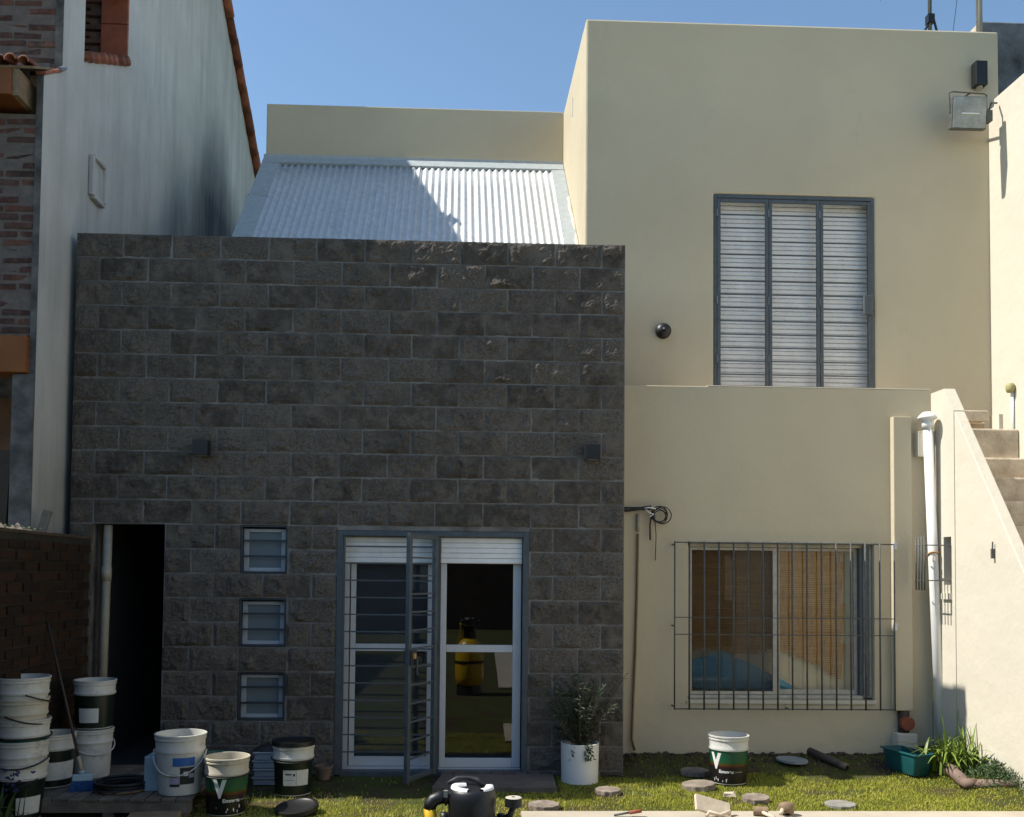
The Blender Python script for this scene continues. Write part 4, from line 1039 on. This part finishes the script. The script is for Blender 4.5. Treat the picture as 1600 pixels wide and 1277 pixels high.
# print on the black bucket's paper label
b3 = [o for o in COL.objects if o.get('label', '').startswith('black bucket with black lid')][0]
for (z0, z1, a0, a1) in ((.168, .178, -106, -86), (.160, .178, -82, -76), (.128, .1305, -108, -78), (.09, .20, -72.6, -71.8)):
    part('print', curved(.140, .157, .395, z0, z1, R(a0), R(a1), .0034), 'ink', b3, True)
# tall nested stack on the left
stack = [(0, None, 'label on the bottom'), (1, None, ''), (2, 'band', ''), (3, None, ''), (4, None, '')]
NAMES = ['bottom bucket of the tall nested stack, dark with white paper label', 'second bucket from the bottom of the tall nested stack', 'middle bucket of the tall nested stack, with a dark green band', 'fourth bucket up the tall nested stack, black handle across it', 'top open bucket of the tall nested stack by the garden wall']
for k in range(5):
    bucket(NAMES[k], (-3.02+.006*((k*7) % 3), -1.43-.004*k, -.006+k*.146), R(-30+k*37), h=.405, rb_=.140, rt=.176,
           sleeve='sleeve_k' if k == 0 else None, band=(.25, .285, 'sleeve') if k == 2 else None, paper=(.05, .17, R(-75+30), R(-40+60)) if k == 0 else None, hang=(.95, .35) if k != 2 else (.9, .08), body='bplast' if k != 3 else 'creampl', group='nested stack of white buckets')
bucket('lower white bucket half hidden behind the tall nested stack', (-2.985, -.98, .125), R(20), h=.39, sleeve='sleeve_k', paper=(.06, .19, R(-110), R(-10)), handle=None)
bucket('plain white bucket at the bottom of the pair by the passage', (-2.815, -.66, .125), R(40), h=.375, rb_=.135, rt=.155, hang=(.9, .5), handle='bplast')
bucket('dark green bucket with paper label standing on a white bucket by the passage', (-2.80, -.66, .502), 0, h=.375, rb_=.135, rt=.152, sleeve='sleeve_k', paper=(.055, .165, R(-120), R(-58)), handle=None)
# pallet
pt = thing('pallet', 'low grey wooden pallet holding buckets and hose by the passage', 'pallet')
random.seed(8)
for k in range(11):
    x = -3.02 + k*.108
    part('board', MB().box(x, x+.098, -1.42+random.uniform(-.01, .01), -.20+random.uniform(-.02, .02), .103, .122+random.uniform(-.002, .002)), 'wood_g', pt, bevel=0.003)
for y in (-1.38, -.82, -.28):
    part('bearer', MB().box(-3.02, -1.845, y-.035, y+.035, .024, .1025), 'wood_g', pt, bevel=0.003)
for y in (-1.38, -.28):
    for x in (-3.0, -2.45, -1.93): part('block_foot', MB().box(x, x+.07, y-.04, y+.04, -.03, .0235), 'wood_g', pt)
t = thing('jerrycan', 'pale blue plastic can standing left of the large white bucket', 'container', (-2.185, -1.09, .123))
part('body', MB().box(-.06, .06, -.085, .085, 0, .25).box(-.03, .03, -.05, .05, .2505, .262), 'paleblue', t, bevel=0.015)
part('cap', MB().tube([(.02, .0, .262), (.02, 0, .285)], .02, 12), 'paleblue', t)
bucket('small teal bucket behind the large white bucket', (-1.845, -.60, -.005), 0, h=.30, rb_=.105, rt=.13, body='teal_b', handle=None, group=None)
# pale trays
for k in range(4):
    lb = ['lowest pale tray in the stack of four', 'second pale tray up in the stack of four', 'third pale tray up in the stack of four', 'top pale tray of the stack of four beside the black bucket'][k]
    t = thing('tray', lb, 'tray', (-1.475+.006*(k % 2), -.30, -.004+k*.068), R(2*(k % 2)), 'stacked pale grey plastic trays')
    part('body', MB().box(-.14, .14, -.10, .10, 0, .052), 'alu_d', t, bevel=0.008)
    part('rim', MB().box(-.15, .15, -.11, .11, .0525, .064), 'alu_d', t, bevel=0.004)
t = thing('dark_cloth', 'crumpled dark cloth lying on the stacked trays', 'cloth', (-1.52, -.30, .268))
mb = MB()
n_ = 12
for j in range(n_+1):
    for i in range(n_+1):
        u, v = i/n_*2-1, j/n_*2-1; e = max(0, 1-(u*u+v*v)**.5)
        mb.v.append((u*.11, v*.09, .002+.06*e**.5*(.7+.6*mnoise.noise(Vector((u*2.5, v*2.5, 3))))))
for j in range(n_):
    for i in range(n_): a = j*(n_+1)+i; mb.f.append((a, a+1, a+n_+2, a+n_+1)); mb.mi.append(0)
part('fabric', mb, 'rubber', t, True)
t = thing('clay_pot', 'small brown clay pot beside the door frame behind the black bucket', 'pot', (-1.075, -.16, -.004))
part('body', MB().lathe([(.001, 0), (.05, 0), (.07, .09), (.078, .092), (.08, .115), (.07, .118), (.06, .06), (.001, .05)], 20), 'brown_pipe', t, True, auto=True)
# broom
t = thing('broom', 'broom with dark stick and blue bristle head standing on the pallet', 'broom')
hA, hB = Vector((-2.70, -1.16, .27)), Vector((-3.098, -.86, 1.33))
part('stick', MB().tube([hA, hB], .011, 8), 'stick', t, True)
part('grip', MB().tube([hA, hA.lerp(hB, .09)], .014, 8), 'wood', t, True)
part('socket', MB().tube([hA+Vector((.005, 0, -.03)), hA], .02, 10), 'paleblue', t, True)
mb = MB().prism_x([(-.02, 0), (.02, 0), (.016, .05), (-.016, .05)], -.07, .07)
part('head', mb, 'paleblue', t, loc=(-2.69, -1.165, .195), rot=(0, 0, R(15)), bevel=0.008)
mb = MB(); rb2 = random.Random(3)
for i in range(260):
    x = rb2.uniform(-.07, .07); y = rb2.uniform(-.02, .02); dx = x*.25+rb2.uniform(-.012, .012); dy = y*.6+rb2.uniform(-.01, .01)
    mb.add([(x-.003, y, .0), (x+.003, y, .0), (x+dx+.003, y+dy, -.075+rb2.uniform(-.006, .006)), (x+dx-.003, y+dy+.002, -.075)], [(0,1,2,3)])
part('bristles', mb, 'blue_br', t, loc=(-2.69, -1.165, .20), rot=(0, 0, R(15)))['kind'] = 'stuff'
# hose coil
t = thing('hose_coil', 'coil of black hose lying flat on the pallet', 'hose', (-2.42, -1.12, .123))
pts = []; rb2 = random.Random(12)
for i in range(150):
    a = i*.28; r = .17 + .02*math.sin(i*.11) + rb2.uniform(-.004, .004)
    pts.append((r*math.cos(a), r*math.sin(a)*.95, .012 + .011*(a/6.283)*.8))
part('hose', MB().tube(pts, .011, 7), 'rubber', t, True)
part('pale_hose', MB().tube([(.19*math.cos(a), .18*math.sin(a), .012) for a in np.linspace(-2.6, -.4, 16)], .009, 7), 'hose', t, True)
t = thing('timber_offcut', 'pale timber plank lying on the ground in front of the pallet', 'plank', (-2.05, -1.56, 0), R(8))
part('board', MB().box(-.17, .17, -.09, .10, 0.0, .05), 'wood_d', t, bevel=0.004)
t = thing('loose_disc', 'loose black bucket lid tilted on the sunlit grass', 'lid', (-1.115, -1.29, .03))
part('disc', MB().lathe([(.001, .012), (.12, .012), (.13, .02), (.155, .018), (.158, -.01), (.15, -.012), (.145, .0), (.001, .0)], 36), 'black', t, True, auto=True, rot=(R(8), R(-6), 0))

# ================================================================== DOORSTEP, PLANTER, PAVERS
t = thing('doorstep', 'low dark doorstep slab with a brick edge in front of the glazed door', 'step')
part('slab', MB().add([(-.16, -.60, -.03), (.84, -.60, -.03), (.86, -.125, -.03), (-.09, -.125, -.03), (-.16, -.60, .03), (.84, -.60, .03), (.86, -.125, .034), (-.09, -.125, .034)], [(3,2,1,0),(4,5,6,7),(0,1,5,4),(1,2,6,5),(2,3,7,6),(3,0,4,7)]), 'slab', t, bevel=0.006)
for k in range(9):
    x = -.09 + k*.106
    part('brick', MB().box(x, x+.099, -.123, -.024, -.03, .034+.003*((k*5) % 3)), 'slabb', t, bevel=0.004)
t = thing('planter', 'white cylindrical planter standing against the block wall', 'planter', (1.078, -.19, -.01))
part('pot', MB().lathe([(.001, 0), (.155, 0), (.160, .30), (.161, .325), (.150, .326), (.148, .28), (.001, .275)], 40), 'pipe_w', t, True, auto=True)
part('soil', MB().lathe([(.001, .30), (.147, .285)], 24), 'soil', t)
t = thing('potted_bush', 'wispy dark green shrub growing in the white planter', 'shrub', (1.078, -.19, .28))
rb2 = random.Random(77); stems = MB(); lv = MB()
for i in range(62):
    a = rb2.uniform(0, 6.283); sp = rb2.uniform(.05, .41)*(1 if rb2.random() < .8 else .5); ht = rb2.uniform(.28, .62)
    if rb2.random() < .15: ht *= .3; sp *= .8
    p0 = Vector((rb2.uniform(-.05, .05), rb2.uniform(-.05, .05), 0)); p1 = Vector((sp*math.cos(a)*.55, sp*math.sin(a)*.35, ht*.6)); p2 = Vector((sp*math.cos(a), min(sp*math.sin(a)*.75, .14), ht))
    pts = [p0*(1-q)**2 + p1*2*q*(1-q) + p2*q*q for q in np.linspace(0, 1, 7)]
    stems.tube(pts, [.006-.0007*q for q in range(7)], 4)
    for k in range(46):
        q = rb2.uniform(.15, 1.0)
        c = p0*(1-q)**2 + p1*2*q*(1-q) + p2*q*q
        d = Vector((rb2.uniform(-1, 1), rb2.uniform(-1, 1), rb2.uniform(-.2, 1))).normalized()*rb2.uniform(.03, .065)
        sd_ = d.cross(Vector((rb2.uniform(-1, 1), rb2.uniform(-1, 1), rb2.uniform(-1, 1)))).normalized()*.0042
        lv.add([c, c+d*.5+sd_, c+d, c+d*.5-sd_], [(0,1,2,3)])
for i in range(8):      # hanging sprigs over the rim
    a = rb2.uniform(-2.2, -.9); 
    for k in range(14):
        q = k/14; c = Vector(((.10+.07*q)*math.cos(a)*1.0, (.12+.055*q)*math.sin(a)-.01, .05-.14*q*q))
        d = Vector((rb2.uniform(-1, 1), rb2.uniform(-1, .2), rb2.uniform(-1, .3))).normalized()*.035
        sd_ = d.cross(Vector((0, 1, .3))).normalized()*.007
        lv.add([c, c+d*.5+sd_, c+d, c+d*.5-sd_], [(0,1,2,3)])
part('stems', stems, 'stem', t)
part('foliage', lv, 'leaf_d', t)['kind'] = 'stuff'
def paver(x, y, r, label, tilt=(0, 0), mat='stone', h=.035, dz=0):
    t = thing('stepping_stone', label, 'paver', (x, y, g(x, y)-.008+dz), random.uniform(0, 3), 'round concrete stepping stones in the lawn')
    mb = MB(); n_ = 22; rr = [r*(1+.05*math.sin(3*q+x*9)+random.uniform(-.03, .03)) for q in range(n_)]
    vs = [(rr[q]*math.cos(2*math.pi*q/n_), rr[q]*math.sin(2*math.pi*q/n_), z) for z in (0, h) for q in range(n_)]
    mb.add(vs, [(q, (q+1) % n_, n_+(q+1) % n_, n_+q) for q in range(n_)] + [tuple(range(n_, 2*n_))])
    part('disc', mb, mat, t, bevel=0.006, rot=(tilt[0], tilt[1], 0))
random.seed(2)
paver(1.246, -.64, .105, 'round stepping stone in front of the white planter')
paver(.687, -1.13, .115, 'round stepping stone in front of the doorstep corner')
paver(2.02, -.47, .135, 'thick tilted stepping stone at the left foot of the lawn bucket', (R(-3), R(3)), h=.045)
paver(2.10, -.02, .125, 'shaded stepping stone behind the lawn bucket', h=.04)
paver(2.345, -.94, .105, 'thin stepping stone nearest in front of the lawn bucket', (R(2), R(-2)), dz=.01)
paver(2.957, -1.06, .115, 'pale grey worn stepping stone far right near the paving edge', mat='conc_b', h=.022)
t = thing('stone_chip', 'small whitish broken stone in the grass near the front', 'stone', (2.176, -.80, .0))
part('chip', MB().add([(-.05,-.02,0),(.06,-.03,.0),(.05,.03,0),(-.04,.03,0),(-.05,-.02,.035),(.02,-.015,.03),(.055,.02,.04),(-.03,.025,.035)], [(3,2,1,0),(4,5,6,7),(0,1,5,4),(1,2,6,5),(2,3,7,6),(3,0,4,7)]), 'dusty_w', t, bevel=0.006)
t = thing('drain_cover', 'flat blue grey round lid on the soil under the barred window', 'lid', (3.05, .25, g(3.05, .25)+.005))
part('disc', MB().lathe([(.001, .012), (.10, .012), (.115, .018), (.138, .016), (.14, 0)], 32), 'lid_b', t, True, auto=True, rot=(R(2), R(2), 0))
t = thing('plastic_pipe', 'dark pipe lying on the grass under the barred window', 'pipe')
qa, qb = Vector((3.28, .44, g(3.28, .44)+.035)), Vector((3.475, .06, g(3.475, .06)+.022))
part('tube', MB().tube([qa, qa.lerp(qb, .80)], .036, 14), 'dark_pipe', t, True)
part('spigot', MB().tube([qa.lerp(qb, .801), qb], .030, 14), 'brown_pipe', t, True)
part('bore_dark', MB().tube([qb+(qb-qa).normalized()*.0008, qb+(qb-qa).normalized()*.002], .022, 12), 'black', t)  # black disc painting the dark hollow at the pipe's open end
# teal trough
tx, ty = 3.995, .02
t = thing('planter_trough', 'teal plastic plant trough on the lawn by the stair wall', 'trough', (tx, ty, g(tx, ty)-.01), R(-38+48))
def trough():
    mb = MB(); L, W, Hh = .235, .108, .19
    def ring(l, w_, z, n=5, r=.03):
        out = []
        for cx, cy, a0 in ((l-r, w_-r, 0), (-l+r, w_-r, 90), (-l+r, -w_+r, 180), (l-r, -w_+r, 270)):
            for q in range(n): a = R(a0+90*q/(n-1)); out.append((cx+r*math.cos(a), cy+r*math.sin(a), z))
        return out
    rings = [ring(L*.78, W*.70, 0), ring(L*.80, W*.73, .006), ring(L*.93, W*.92, Hh*.93), ring(L*1.02, W*1.04, Hh*.93), ring(L*1.02, W*1.04, Hh), ring(L*.93, W*.88, Hh), ring(L*.86, W*.8, Hh*.55)]
    m = len(rings[0])
    for rg in rings: mb.v += rg
    for i in range(len(rings)-1):
        for q in range(m): mb.f.append((i*m+q, i*m+(q+1) % m, (i+1)*m+(q+1) % m, (i+1)*m+q)); mb.mi.append(0)
    mb.f.append(tuple(range(m))[::-1]); mb.mi.append(0)
    mb.f.append(tuple(range((len(rings)-1)*m, len(rings)*m))); mb.mi.append(1)
    return mb
tr = part('tub', trough(), ('teal', 'soil'), t, True, auto=True)
t.rotation_euler = (0, 0, R(103))
# brown clay pipes with elbow
t = thing('clay_pipe', 'brown drain pipe with an elbow lying along the plants at the stair wall', 'pipe')
e0, e1, e2 = Vector((4.27, -.05, g(4.27, -.05)+.05)), Vector((4.15, -.66, g(4.15, -.66)+.036)), Vector((4.75, -.86, g(4.7, -.86)+.03))
part('tube', MB().tube([e0, e0.lerp(e1, .30)], .036, 14), 'brown_pipe', t, True)
part('socket_tube', MB().tube([e0.lerp(e1, .28), e0.lerp(e1, .33), e0.lerp(e1, .95)], [.040, .048, .050], 14), 'brown_pipe', t, True)
part('front_tube', MB().tube([e1+Vector((-.03, .0, 0)), e2], .036, 14), 'brown_pipe', t, True)
part('elbow', MB().tube([e0.lerp(e1, .93), e1+Vector((-.005, -.01, 0)), e1.lerp(e2, .12)], [.046, .046, .043], 14), 'brown_pipe', t, True)
# daylily clump
def strap_clump(name, label, cat, cx, cy, n, L, seed, mat, spread=1.0, wid=.012, sx=1.0):
    t = thing(name, label, cat, (cx, cy, g(cx, cy)-.02)); rb = random.Random(seed); mb = MB()
    for i in range(n):
        bx, by = rb.gauss(0, .085*sx), rb.gauss(0, .07); a = rb.uniform(0, 6.283); ln = L*rb.uniform(.45, 1.15); lean = rb.uniform(.15, 1.0)*spread
        dirv = Vector((math.cos(a), math.sin(a), 0)); side = Vector((-dirv.y, dirv.x, 0)); w_ = wid*rb.uniform(.6, 1.3)
        pts = []
        for q in range(7):
            s = q/6; pts.append(Vector((bx, by, 0)) + dirv*(ln*lean*(s**1.4)*.75) + Vector((0, 0, ln*(s*.95 - lean*.62*s**2.6))))
        vs = []
        for q, p in enumerate(pts):
            ww = w_*(1-(q/6)**2.2)+.0008; vs += [p-side*ww+Vector((0, 0, ww*.35)), p, p+side*ww+Vector((0, 0, ww*.35))]
        fs = []
        for q in range(6): fs += [(3*q, 3*q+1, 3*q+4, 3*q+3), (3*q+1, 3*q+2, 3*q+5, 3*q+4)]
        mb.add(vs, fs)
    part('leaves', mb, mat, t, True)['kind'] = 'stuff'; return t
t = strap_clump('daylily', 'clump of arching strap leaved plants beside the stair wall', 'plant', 4.37, -.15, 240, .48, 5, 'leaf', 1.2, .013, 1.5)
rb2 = random.Random(6)
for (bx, by, a, ln, ht) in ((.10, -.25, -.2, .40, .42), (-.05, .1, 1.7, .1, .62), (-.1, 0, 2.9, .25, .35), (.05, .15, .9, .12, .6)):
    mb = MB(); d = Vector((math.cos(a), math.sin(a), 0)); s_ = Vector((-d.y, d.x, 0))
    pts = [Vector((bx, by, 0)) + d*ln*q**1.3 + Vector((0, 0, ht*(q*1.1-.25*q*q))) for q in np.linspace(0, 1, 8)]
    vs = []
    for q, p in enumerate(pts): ww = .011*(1-(q/7)**2)+.001; vs += [p-s_*ww, p+s_*ww]
    mb.add(vs, [(2*q, 2*q+1, 2*q+3, 2*q+2) for q in range(7)])
    part('long_leaf', mb, 'leaf', t)
t = thing('feathery_plant', 'low feathery green plant at the foot of the stair wall, far right', 'plant', (4.40, -.66, g(4.4, -.66)-.01))
mb = MB(); rb2 = random.Random(16)
for i in range(1700):
    r = abs(rb2.gauss(0, .16)); a = rb2.uniform(0, 6.283); hz = rb2.uniform(0, .19)*max(.15, 1-r/.42)
    c = Vector((min(r*math.cos(a)*.8, .085), r*math.sin(a)*1.35, hz))
    d = Vector((rb2.uniform(-1, 1), rb2.uniform(-1, 1), rb2.uniform(0, 1.3))).normalized()*rb2.uniform(.025, .055)
    sd_ = d.cross(Vector((rb2.uniform(-1, 1), rb2.uniform(-1, 1), .2))).normalized()*.004
    mb.add([c, c+d*.5+sd_, c+d, c+d*.5-sd_], [(0,1,2,3)])
part('foliage', mb, 'leaf_f', t)['kind'] = 'stuff'
t = strap_clump('potted_flowers', 'purple flowered leafy plant at the bottom left corner', 'plant', -3.0, -1.80, 46, .36, 9, 'leaf_f', .8, .014)
mb = MB(); rb2 = random.Random(91)
for i in range(26):
    c = Vector((rb2.gauss(0, .09), rb2.gauss(0, .06), .28+rb2.uniform(-.05, .14)))
    for k in range(6):
        d = Vector((rb2.uniform(-1, 1), rb2.uniform(-1, 1), rb2.uniform(-.3, 1))).normalized()*.022; s_ = d.cross(Vector((.3, 1, .2))).normalized()*.008
        mb.add([c, c+d*.6+s_, c+d, c+d*.6-s_], [(0,1,2,3)])
part('petals', mb, 'purple', t)['kind'] = 'stuff'

# ================================================================== TOOLS ON THE PAVING
t = thing('plaster_float', 'wooden plastering float standing tilted on the paving', 'float', (1.86, -1.52, .022), R(12))
part('board', MB().box(-.14, .14, -.012, .012, -.06, .06), 'dusty_w', t, loc=(-.01, 0, .075), rot=(R(-38), R(17), 0), bevel=0.003)
part('grip', MB().tube([(-.08, -.05, .02), (-.075, -.075, .06), (.0, -.085, .035), (.08, -.08, .055), (.09, -.05, .03)], .014, 8), 'dusty_w', t, True)
t = thing('mallet', 'wooden mallet lying on the paving edge', 'mallet', (2.20, -1.50, .022), R(-20))
part('head', MB().tube([(-.05, .02, .032), (.05, .03, .032)], [.034, .034], 12), 'wood_d', t, True, auto=True)
part('handle', MB().tube([(.0, .02, .032), (.10, -.09, .02)], .013, 8), 'dusty_w', t, True)
t = thing('wooden_scoop', 'brown round wooden cup lying beside the mallet', 'scoop', (2.40, -1.48, .022), R(30))
part('bowl', MB().lathe([(.02, 0), (.05, .012), (.058, .05), (.05, .075), (.044, .074), (.05, .05), (.042, .02), (.001, .012)], 20), 'wood_d', t, True, rot=(R(-25), R(20), 0), loc=(.0, 0, .012))
part('stub', MB().tube([(-.05, .0, .05), (-.09, -.02, .03)], .015, 8), 'dusty_w', t, True)
t = thing('chisel', 'small chisel with orange handle at the paving corner', 'chisel', (1.26, -1.50, .03), R(-60))
part('handle', MB().tube([(0, 0, .02), (.05, .07, .035)], .014, 8), 'terra', t, True)
part('blade', MB().tube([(0, 0, .02), (-.06, -.09, .0)], .008, 6), 'bar_g', t, True)

# pool sand filter: only the valve reaches into the picture, the tank shows mirrored in the door
FX, FY = .062, -5.40
t = thing('pool_filter', 'yellow pool sand filter with a black valve on top', 'pool filter', (FX, FY, 0))
part('tank', MB().lathe([(.001, .08), (.12, .09), (.19, .15), (.205, .25), (.205, .60), (.18, .70), (.12, .77), (.07, .80), (.001, .80)], 36), 'yellow', t, True)
part('base', MB().lathe([(.001, 0), (.19, 0), (.17, .12), (.001, .12)], 24), 'black', t, True, auto=True)
part('belt', MB().lathe([(.206, .44), (.214, .445), (.214, .475), (.206, .48)], 36), 'black', t)
vb = part('valve', MB().lathe([(.001, .80), (.085, .80), (.085, .965), (.088, .97), (.088, .985), (.070, .99), (.072, 1.02), (.074, 1.055), (.070, 1.075), (.066, 1.082), (.064, 1.083)], 32), 'black', t, True, auto=True)
part('dial_ring', MB().lathe([(.066, 1.083), (.064, 1.0895), (.046, 1.0895), (.036, 1.075), (.001, 1.073)], 32, a0=R(-60), a1=R(20)).lathe([(.065, 1.083), (.063, 1.089), (.043, 1.089), (.036, 1.076)], 20, a0=R(115), a1=R(255)), 'white_pr', vb, True)
part('dial_core', MB().lathe([(.066, 1.082), (.060, 1.084), (.036, 1.080), (.001, 1.078)], 32), 'black', vb, True)
part('handle', MB().tube([(.03, .03, 1.084), (.015, .045, 1.098), (-.015, .05, 1.103), (-.045, .048, 1.101), (-.075, .04, 1.088)], [.008, .009, .006, .008, .005], 10), 'rubber', vb, True)
part('side_port', MB().tube([(-.05, 0, 1.058), (-.080, -.002, 1.056)], .022, 16).tube([(-.076, -.002, 1.056), (-.083, -.002, 1.056)], .026, 16), 'black', vb, True, auto=True)
part('clamp_screw', MB().box(-.086, -.074, -.028, -.020, 1.060, 1.080), 'pipe_g', vb)
part('elbow', MB().tube([(-.080, -.002, 1.056), (-.100, -.003, 1.054), (-.116, -.004, 1.047), (-.126, -.005, 1.034), (-.127, -.005, 1.022)], [.019, .020, .0205, .020, .019], 16), 'black', vb, True)
part('yellow_pipe', MB().tube([(-.127, -.005, 1.028), (-.122, -.006, .98), (-.118, -.02, .90), (-.16, -.19, .75), (-.17, -.21, .3), (-.17, -.21, .0)], .0185, 16), 'yellow', t, True)
part('gauge', MB().tube([(.125, -.01, 1.03), (.125, -.01, 1.055)], .026, 20), 'black', vb, True, auto=True)
part('gauge_dial', MB().lathe([(.001, 1.0575), (.022, 1.0575), (.025, 1.056)], 20, (.125, -.01, 0)), 'creampl', vb)
part('gauge_needle', MB().box(.119, .128, -.013, -.009, 1.058, 1.0595), 'ink', vb)
part('gauge_stem', MB().tube([(.125, -.01, 1.03), (.115, 0, 1.0), (.08, 0, .98)], .010, 8), 'black', vb, True)
for k in range(8):
    a = 2*math.pi*k/8+.3
    part('bolt', MB().tube([(.094*math.cos(a), .094*math.sin(a), .955), (.094*math.cos(a), .094*math.sin(a), .998)], .013, 8), 'black', vb, True)
part('flange', MB().lathe([(.10, .955), (.112, .958), (.112, .978), (.085, .985)], 28), 'black', vb, True, auto=True)

# ================================================================== BEHIND THE VIEWER (seen mirrored in the panes)
t = thing('garden_house', 'dark brick garden building at the far end of the garden', 'building')
part('wall', wall_holes('y', -9, 9, -.2, 5.2, -22.4, -22.0, [(-2.2, -1.0, 1.2, 2.6), (1.5, 2.6, 0, 2.4)]), 'far_brick', t)
part('roof', MB().box(-9.3, 9.3, -24, -21.6, 5.2, 5.4), 'tile', t)
for (x0, x1, z0, z1) in ((-2.2, -1.0, 1.2, 2.6), (1.5, 2.6, 0, 2.4)):
    part('shutter_panel', MB().box(x0, x1, -22.2, -22.1, z0, z1), 'dusty', t)
random.seed(44)
for i in range(5):
    x = (-11, -7, 6.8, 10, 13)[i]; y = -19-random.random()*2
    t = thing('garden_tree', ['leafy tree at the far left of the garden end', 'second leafy tree from the left at the garden end', 'leafy tree right of the garden building', 'tall leafy tree further right of the garden building', 'rightmost leafy tree at the garden end'][i], 'tree', (x, y, 0), 0, 'trees at the far end of the garden')
    part('trunk', MB().tube([(0, 0, 0), (.1, 0, 1.5), (0, .1, 3)], [.2, .15, .08], 8), 'stem', t, True)
    mb = MB(); rb2 = random.Random(i)
    for k in range(900):
        u = Vector((rb2.gauss(0, 1), rb2.gauss(0, 1), rb2.gauss(0, 1))).normalized()*rb2.uniform(.4, 1)
        c = Vector((u.x*2.2, u.y*1.6, 4+u.z*2.4)); d = Vector((rb2.uniform(-1, 1), rb2.uniform(-1, 1), rb2.uniform(-1, 1)))*.35; e = Vector((rb2.uniform(-1, 1), rb2.uniform(-1, 1), rb2.uniform(-1, 1)))*.25
        mb.add([c, c+d, c+d+e, c+e], [(0,1,2,3)])
    part('crown', mb, 'leaf_f', t)

# ================================================================== LAWN
N = 120000
X = np.concatenate([rng.uniform(1.3, 4.5, int(N*.60)), rng.uniform(-1.9, 1.3, int(N*.40))])
Y = np.concatenate([rng.uniform(-1.36, .42, int(N*.60)), rng.uniform(-1.95, -.02, int(N*.40))])
pn = np.array([mnoise.noise(Vector((x*1.6, y*2.2, 5.0))) + .5*mnoise.noise(Vector((x*5, y*6, 2.0))) for x, y in zip(X, Y)])
keep = np.ones(len(X), bool)
keep &= ~((Y > -.04+.16*pn) & (X > 1.3) & (rng.random(len(X)) < .965))
keep &= ~((pn > .36) & (rng.random(len(X)) < .85))             # bare soil near the wall
keep &= ~((X < 1.45) & (Y > -.02))
keep &= ~((X > -.18) & (X < .88) & (Y > -.62))                                    # doorstep
keep &= ~((X > .51) & (Y < -1.335))                                               # paving
left = (X < -.1)
keep &= ~((X < .0) & (Y > -.80+.2*pn) & (rng.random(len(X)) < .96))
keep &= ~(left & ((pn < .05) | (X < -1.25) & (pn < .35)) & (rng.random(len(X)) < .85) & (Y > -1.05))
keep &= ~((X-1.078)**2+(Y+.19)**2 < .162**2)
for (px_, py_, pr_) in ((2.327, -.258, .15), (1.246, -.64, .10), (.687, -1.13, .11), (2.02, -.47, .125), (2.10, -.02, .12), (2.345, -.94, .09), (2.957, -1.06, .10), (3.05, .25, .14), (-1.247, -.654, .14), (-1.626, -1.266, .14), (-1.115, -1.29, .14)):
    keep &= ~((X-px_)**2+(Y-py_)**2 < pr_**2)
X, Y, pn = X[keep], Y[keep], pn[keep]; n = len(X)
Z = np.array([g(x, y) for x, y in zip(X, Y)]) - .016
hgt = rng.uniform(.010, .028, n)*(1+.35*pn); ang_ = rng.uniform(0, 2*np.pi, n); lean = rng.uniform(.1, .9, n)*hgt
wd = rng.uniform(.0018, .0036, n)
dx, dy = np.cos(ang_), np.sin(ang_)
V = np.zeros((n, 5, 3))
for k, (s, zz, ww) in enumerate(((0, 0, -1), (0, 0, 1), (.35, .6, .75), (.35, .6, -.75), (1.0, 1.0, 0))):
    V[:, k, 0] = X + dx*lean*s - dy*wd*ww; V[:, k, 1] = Y + dy*lean*s + dx*wd*ww; V[:, k, 2] = Z + hgt*zz
base = np.arange(n)[:, None]*5
loops = np.concatenate([base+np.array([[0, 1, 2, 3]]), base+np.array([[3, 2, 4]])], axis=1).ravel()
me = bpy.data.meshes.new('grass'); me.vertices.add(n*5); me.vertices.foreach_set('co', V.ravel())
me.loops.add(len(loops)); me.loops.foreach_set('vertex_index', loops.astype(np.int32))
starts = (np.arange(n)[:, None]*7 + np.array([[0, 4]])).ravel(); me.polygons.add(2*n)
me.polygons.foreach_set('loop_start', starts.astype(np.int32))
me.update(calc_edges=True); me.materials.append(MT['grass'])
at = me.attributes.new('shade', 'FLOAT', 'POINT')
sh_ = np.clip(.42 + .35*pn + rng.normal(0, .17, n) + .18*(X < .6), 0, 1)
at.data.foreach_set('value', np.repeat(sh_, 5).astype(np.float32))
me.validate()
o = link('lawn', me); tag(o, 'short sunlit grass with yellowed patches in front of the house', 'grass', None, 'stuff')

# curved blue sheet added inside to colour the left window pane
t = thing('added_blue_sheet', 'crumpled blue plastic sheet behind the lower left of the barred window', 'sheet', (2.70, .735, .62))
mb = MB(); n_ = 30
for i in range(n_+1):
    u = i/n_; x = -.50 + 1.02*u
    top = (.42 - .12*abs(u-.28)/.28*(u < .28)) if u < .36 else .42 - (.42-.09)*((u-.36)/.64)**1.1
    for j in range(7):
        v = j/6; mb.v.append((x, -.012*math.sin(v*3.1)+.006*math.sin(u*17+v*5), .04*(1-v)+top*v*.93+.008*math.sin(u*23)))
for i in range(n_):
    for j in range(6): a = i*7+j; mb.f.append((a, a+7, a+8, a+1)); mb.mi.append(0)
part('sheet', mb, 'blue_fill', t, True)
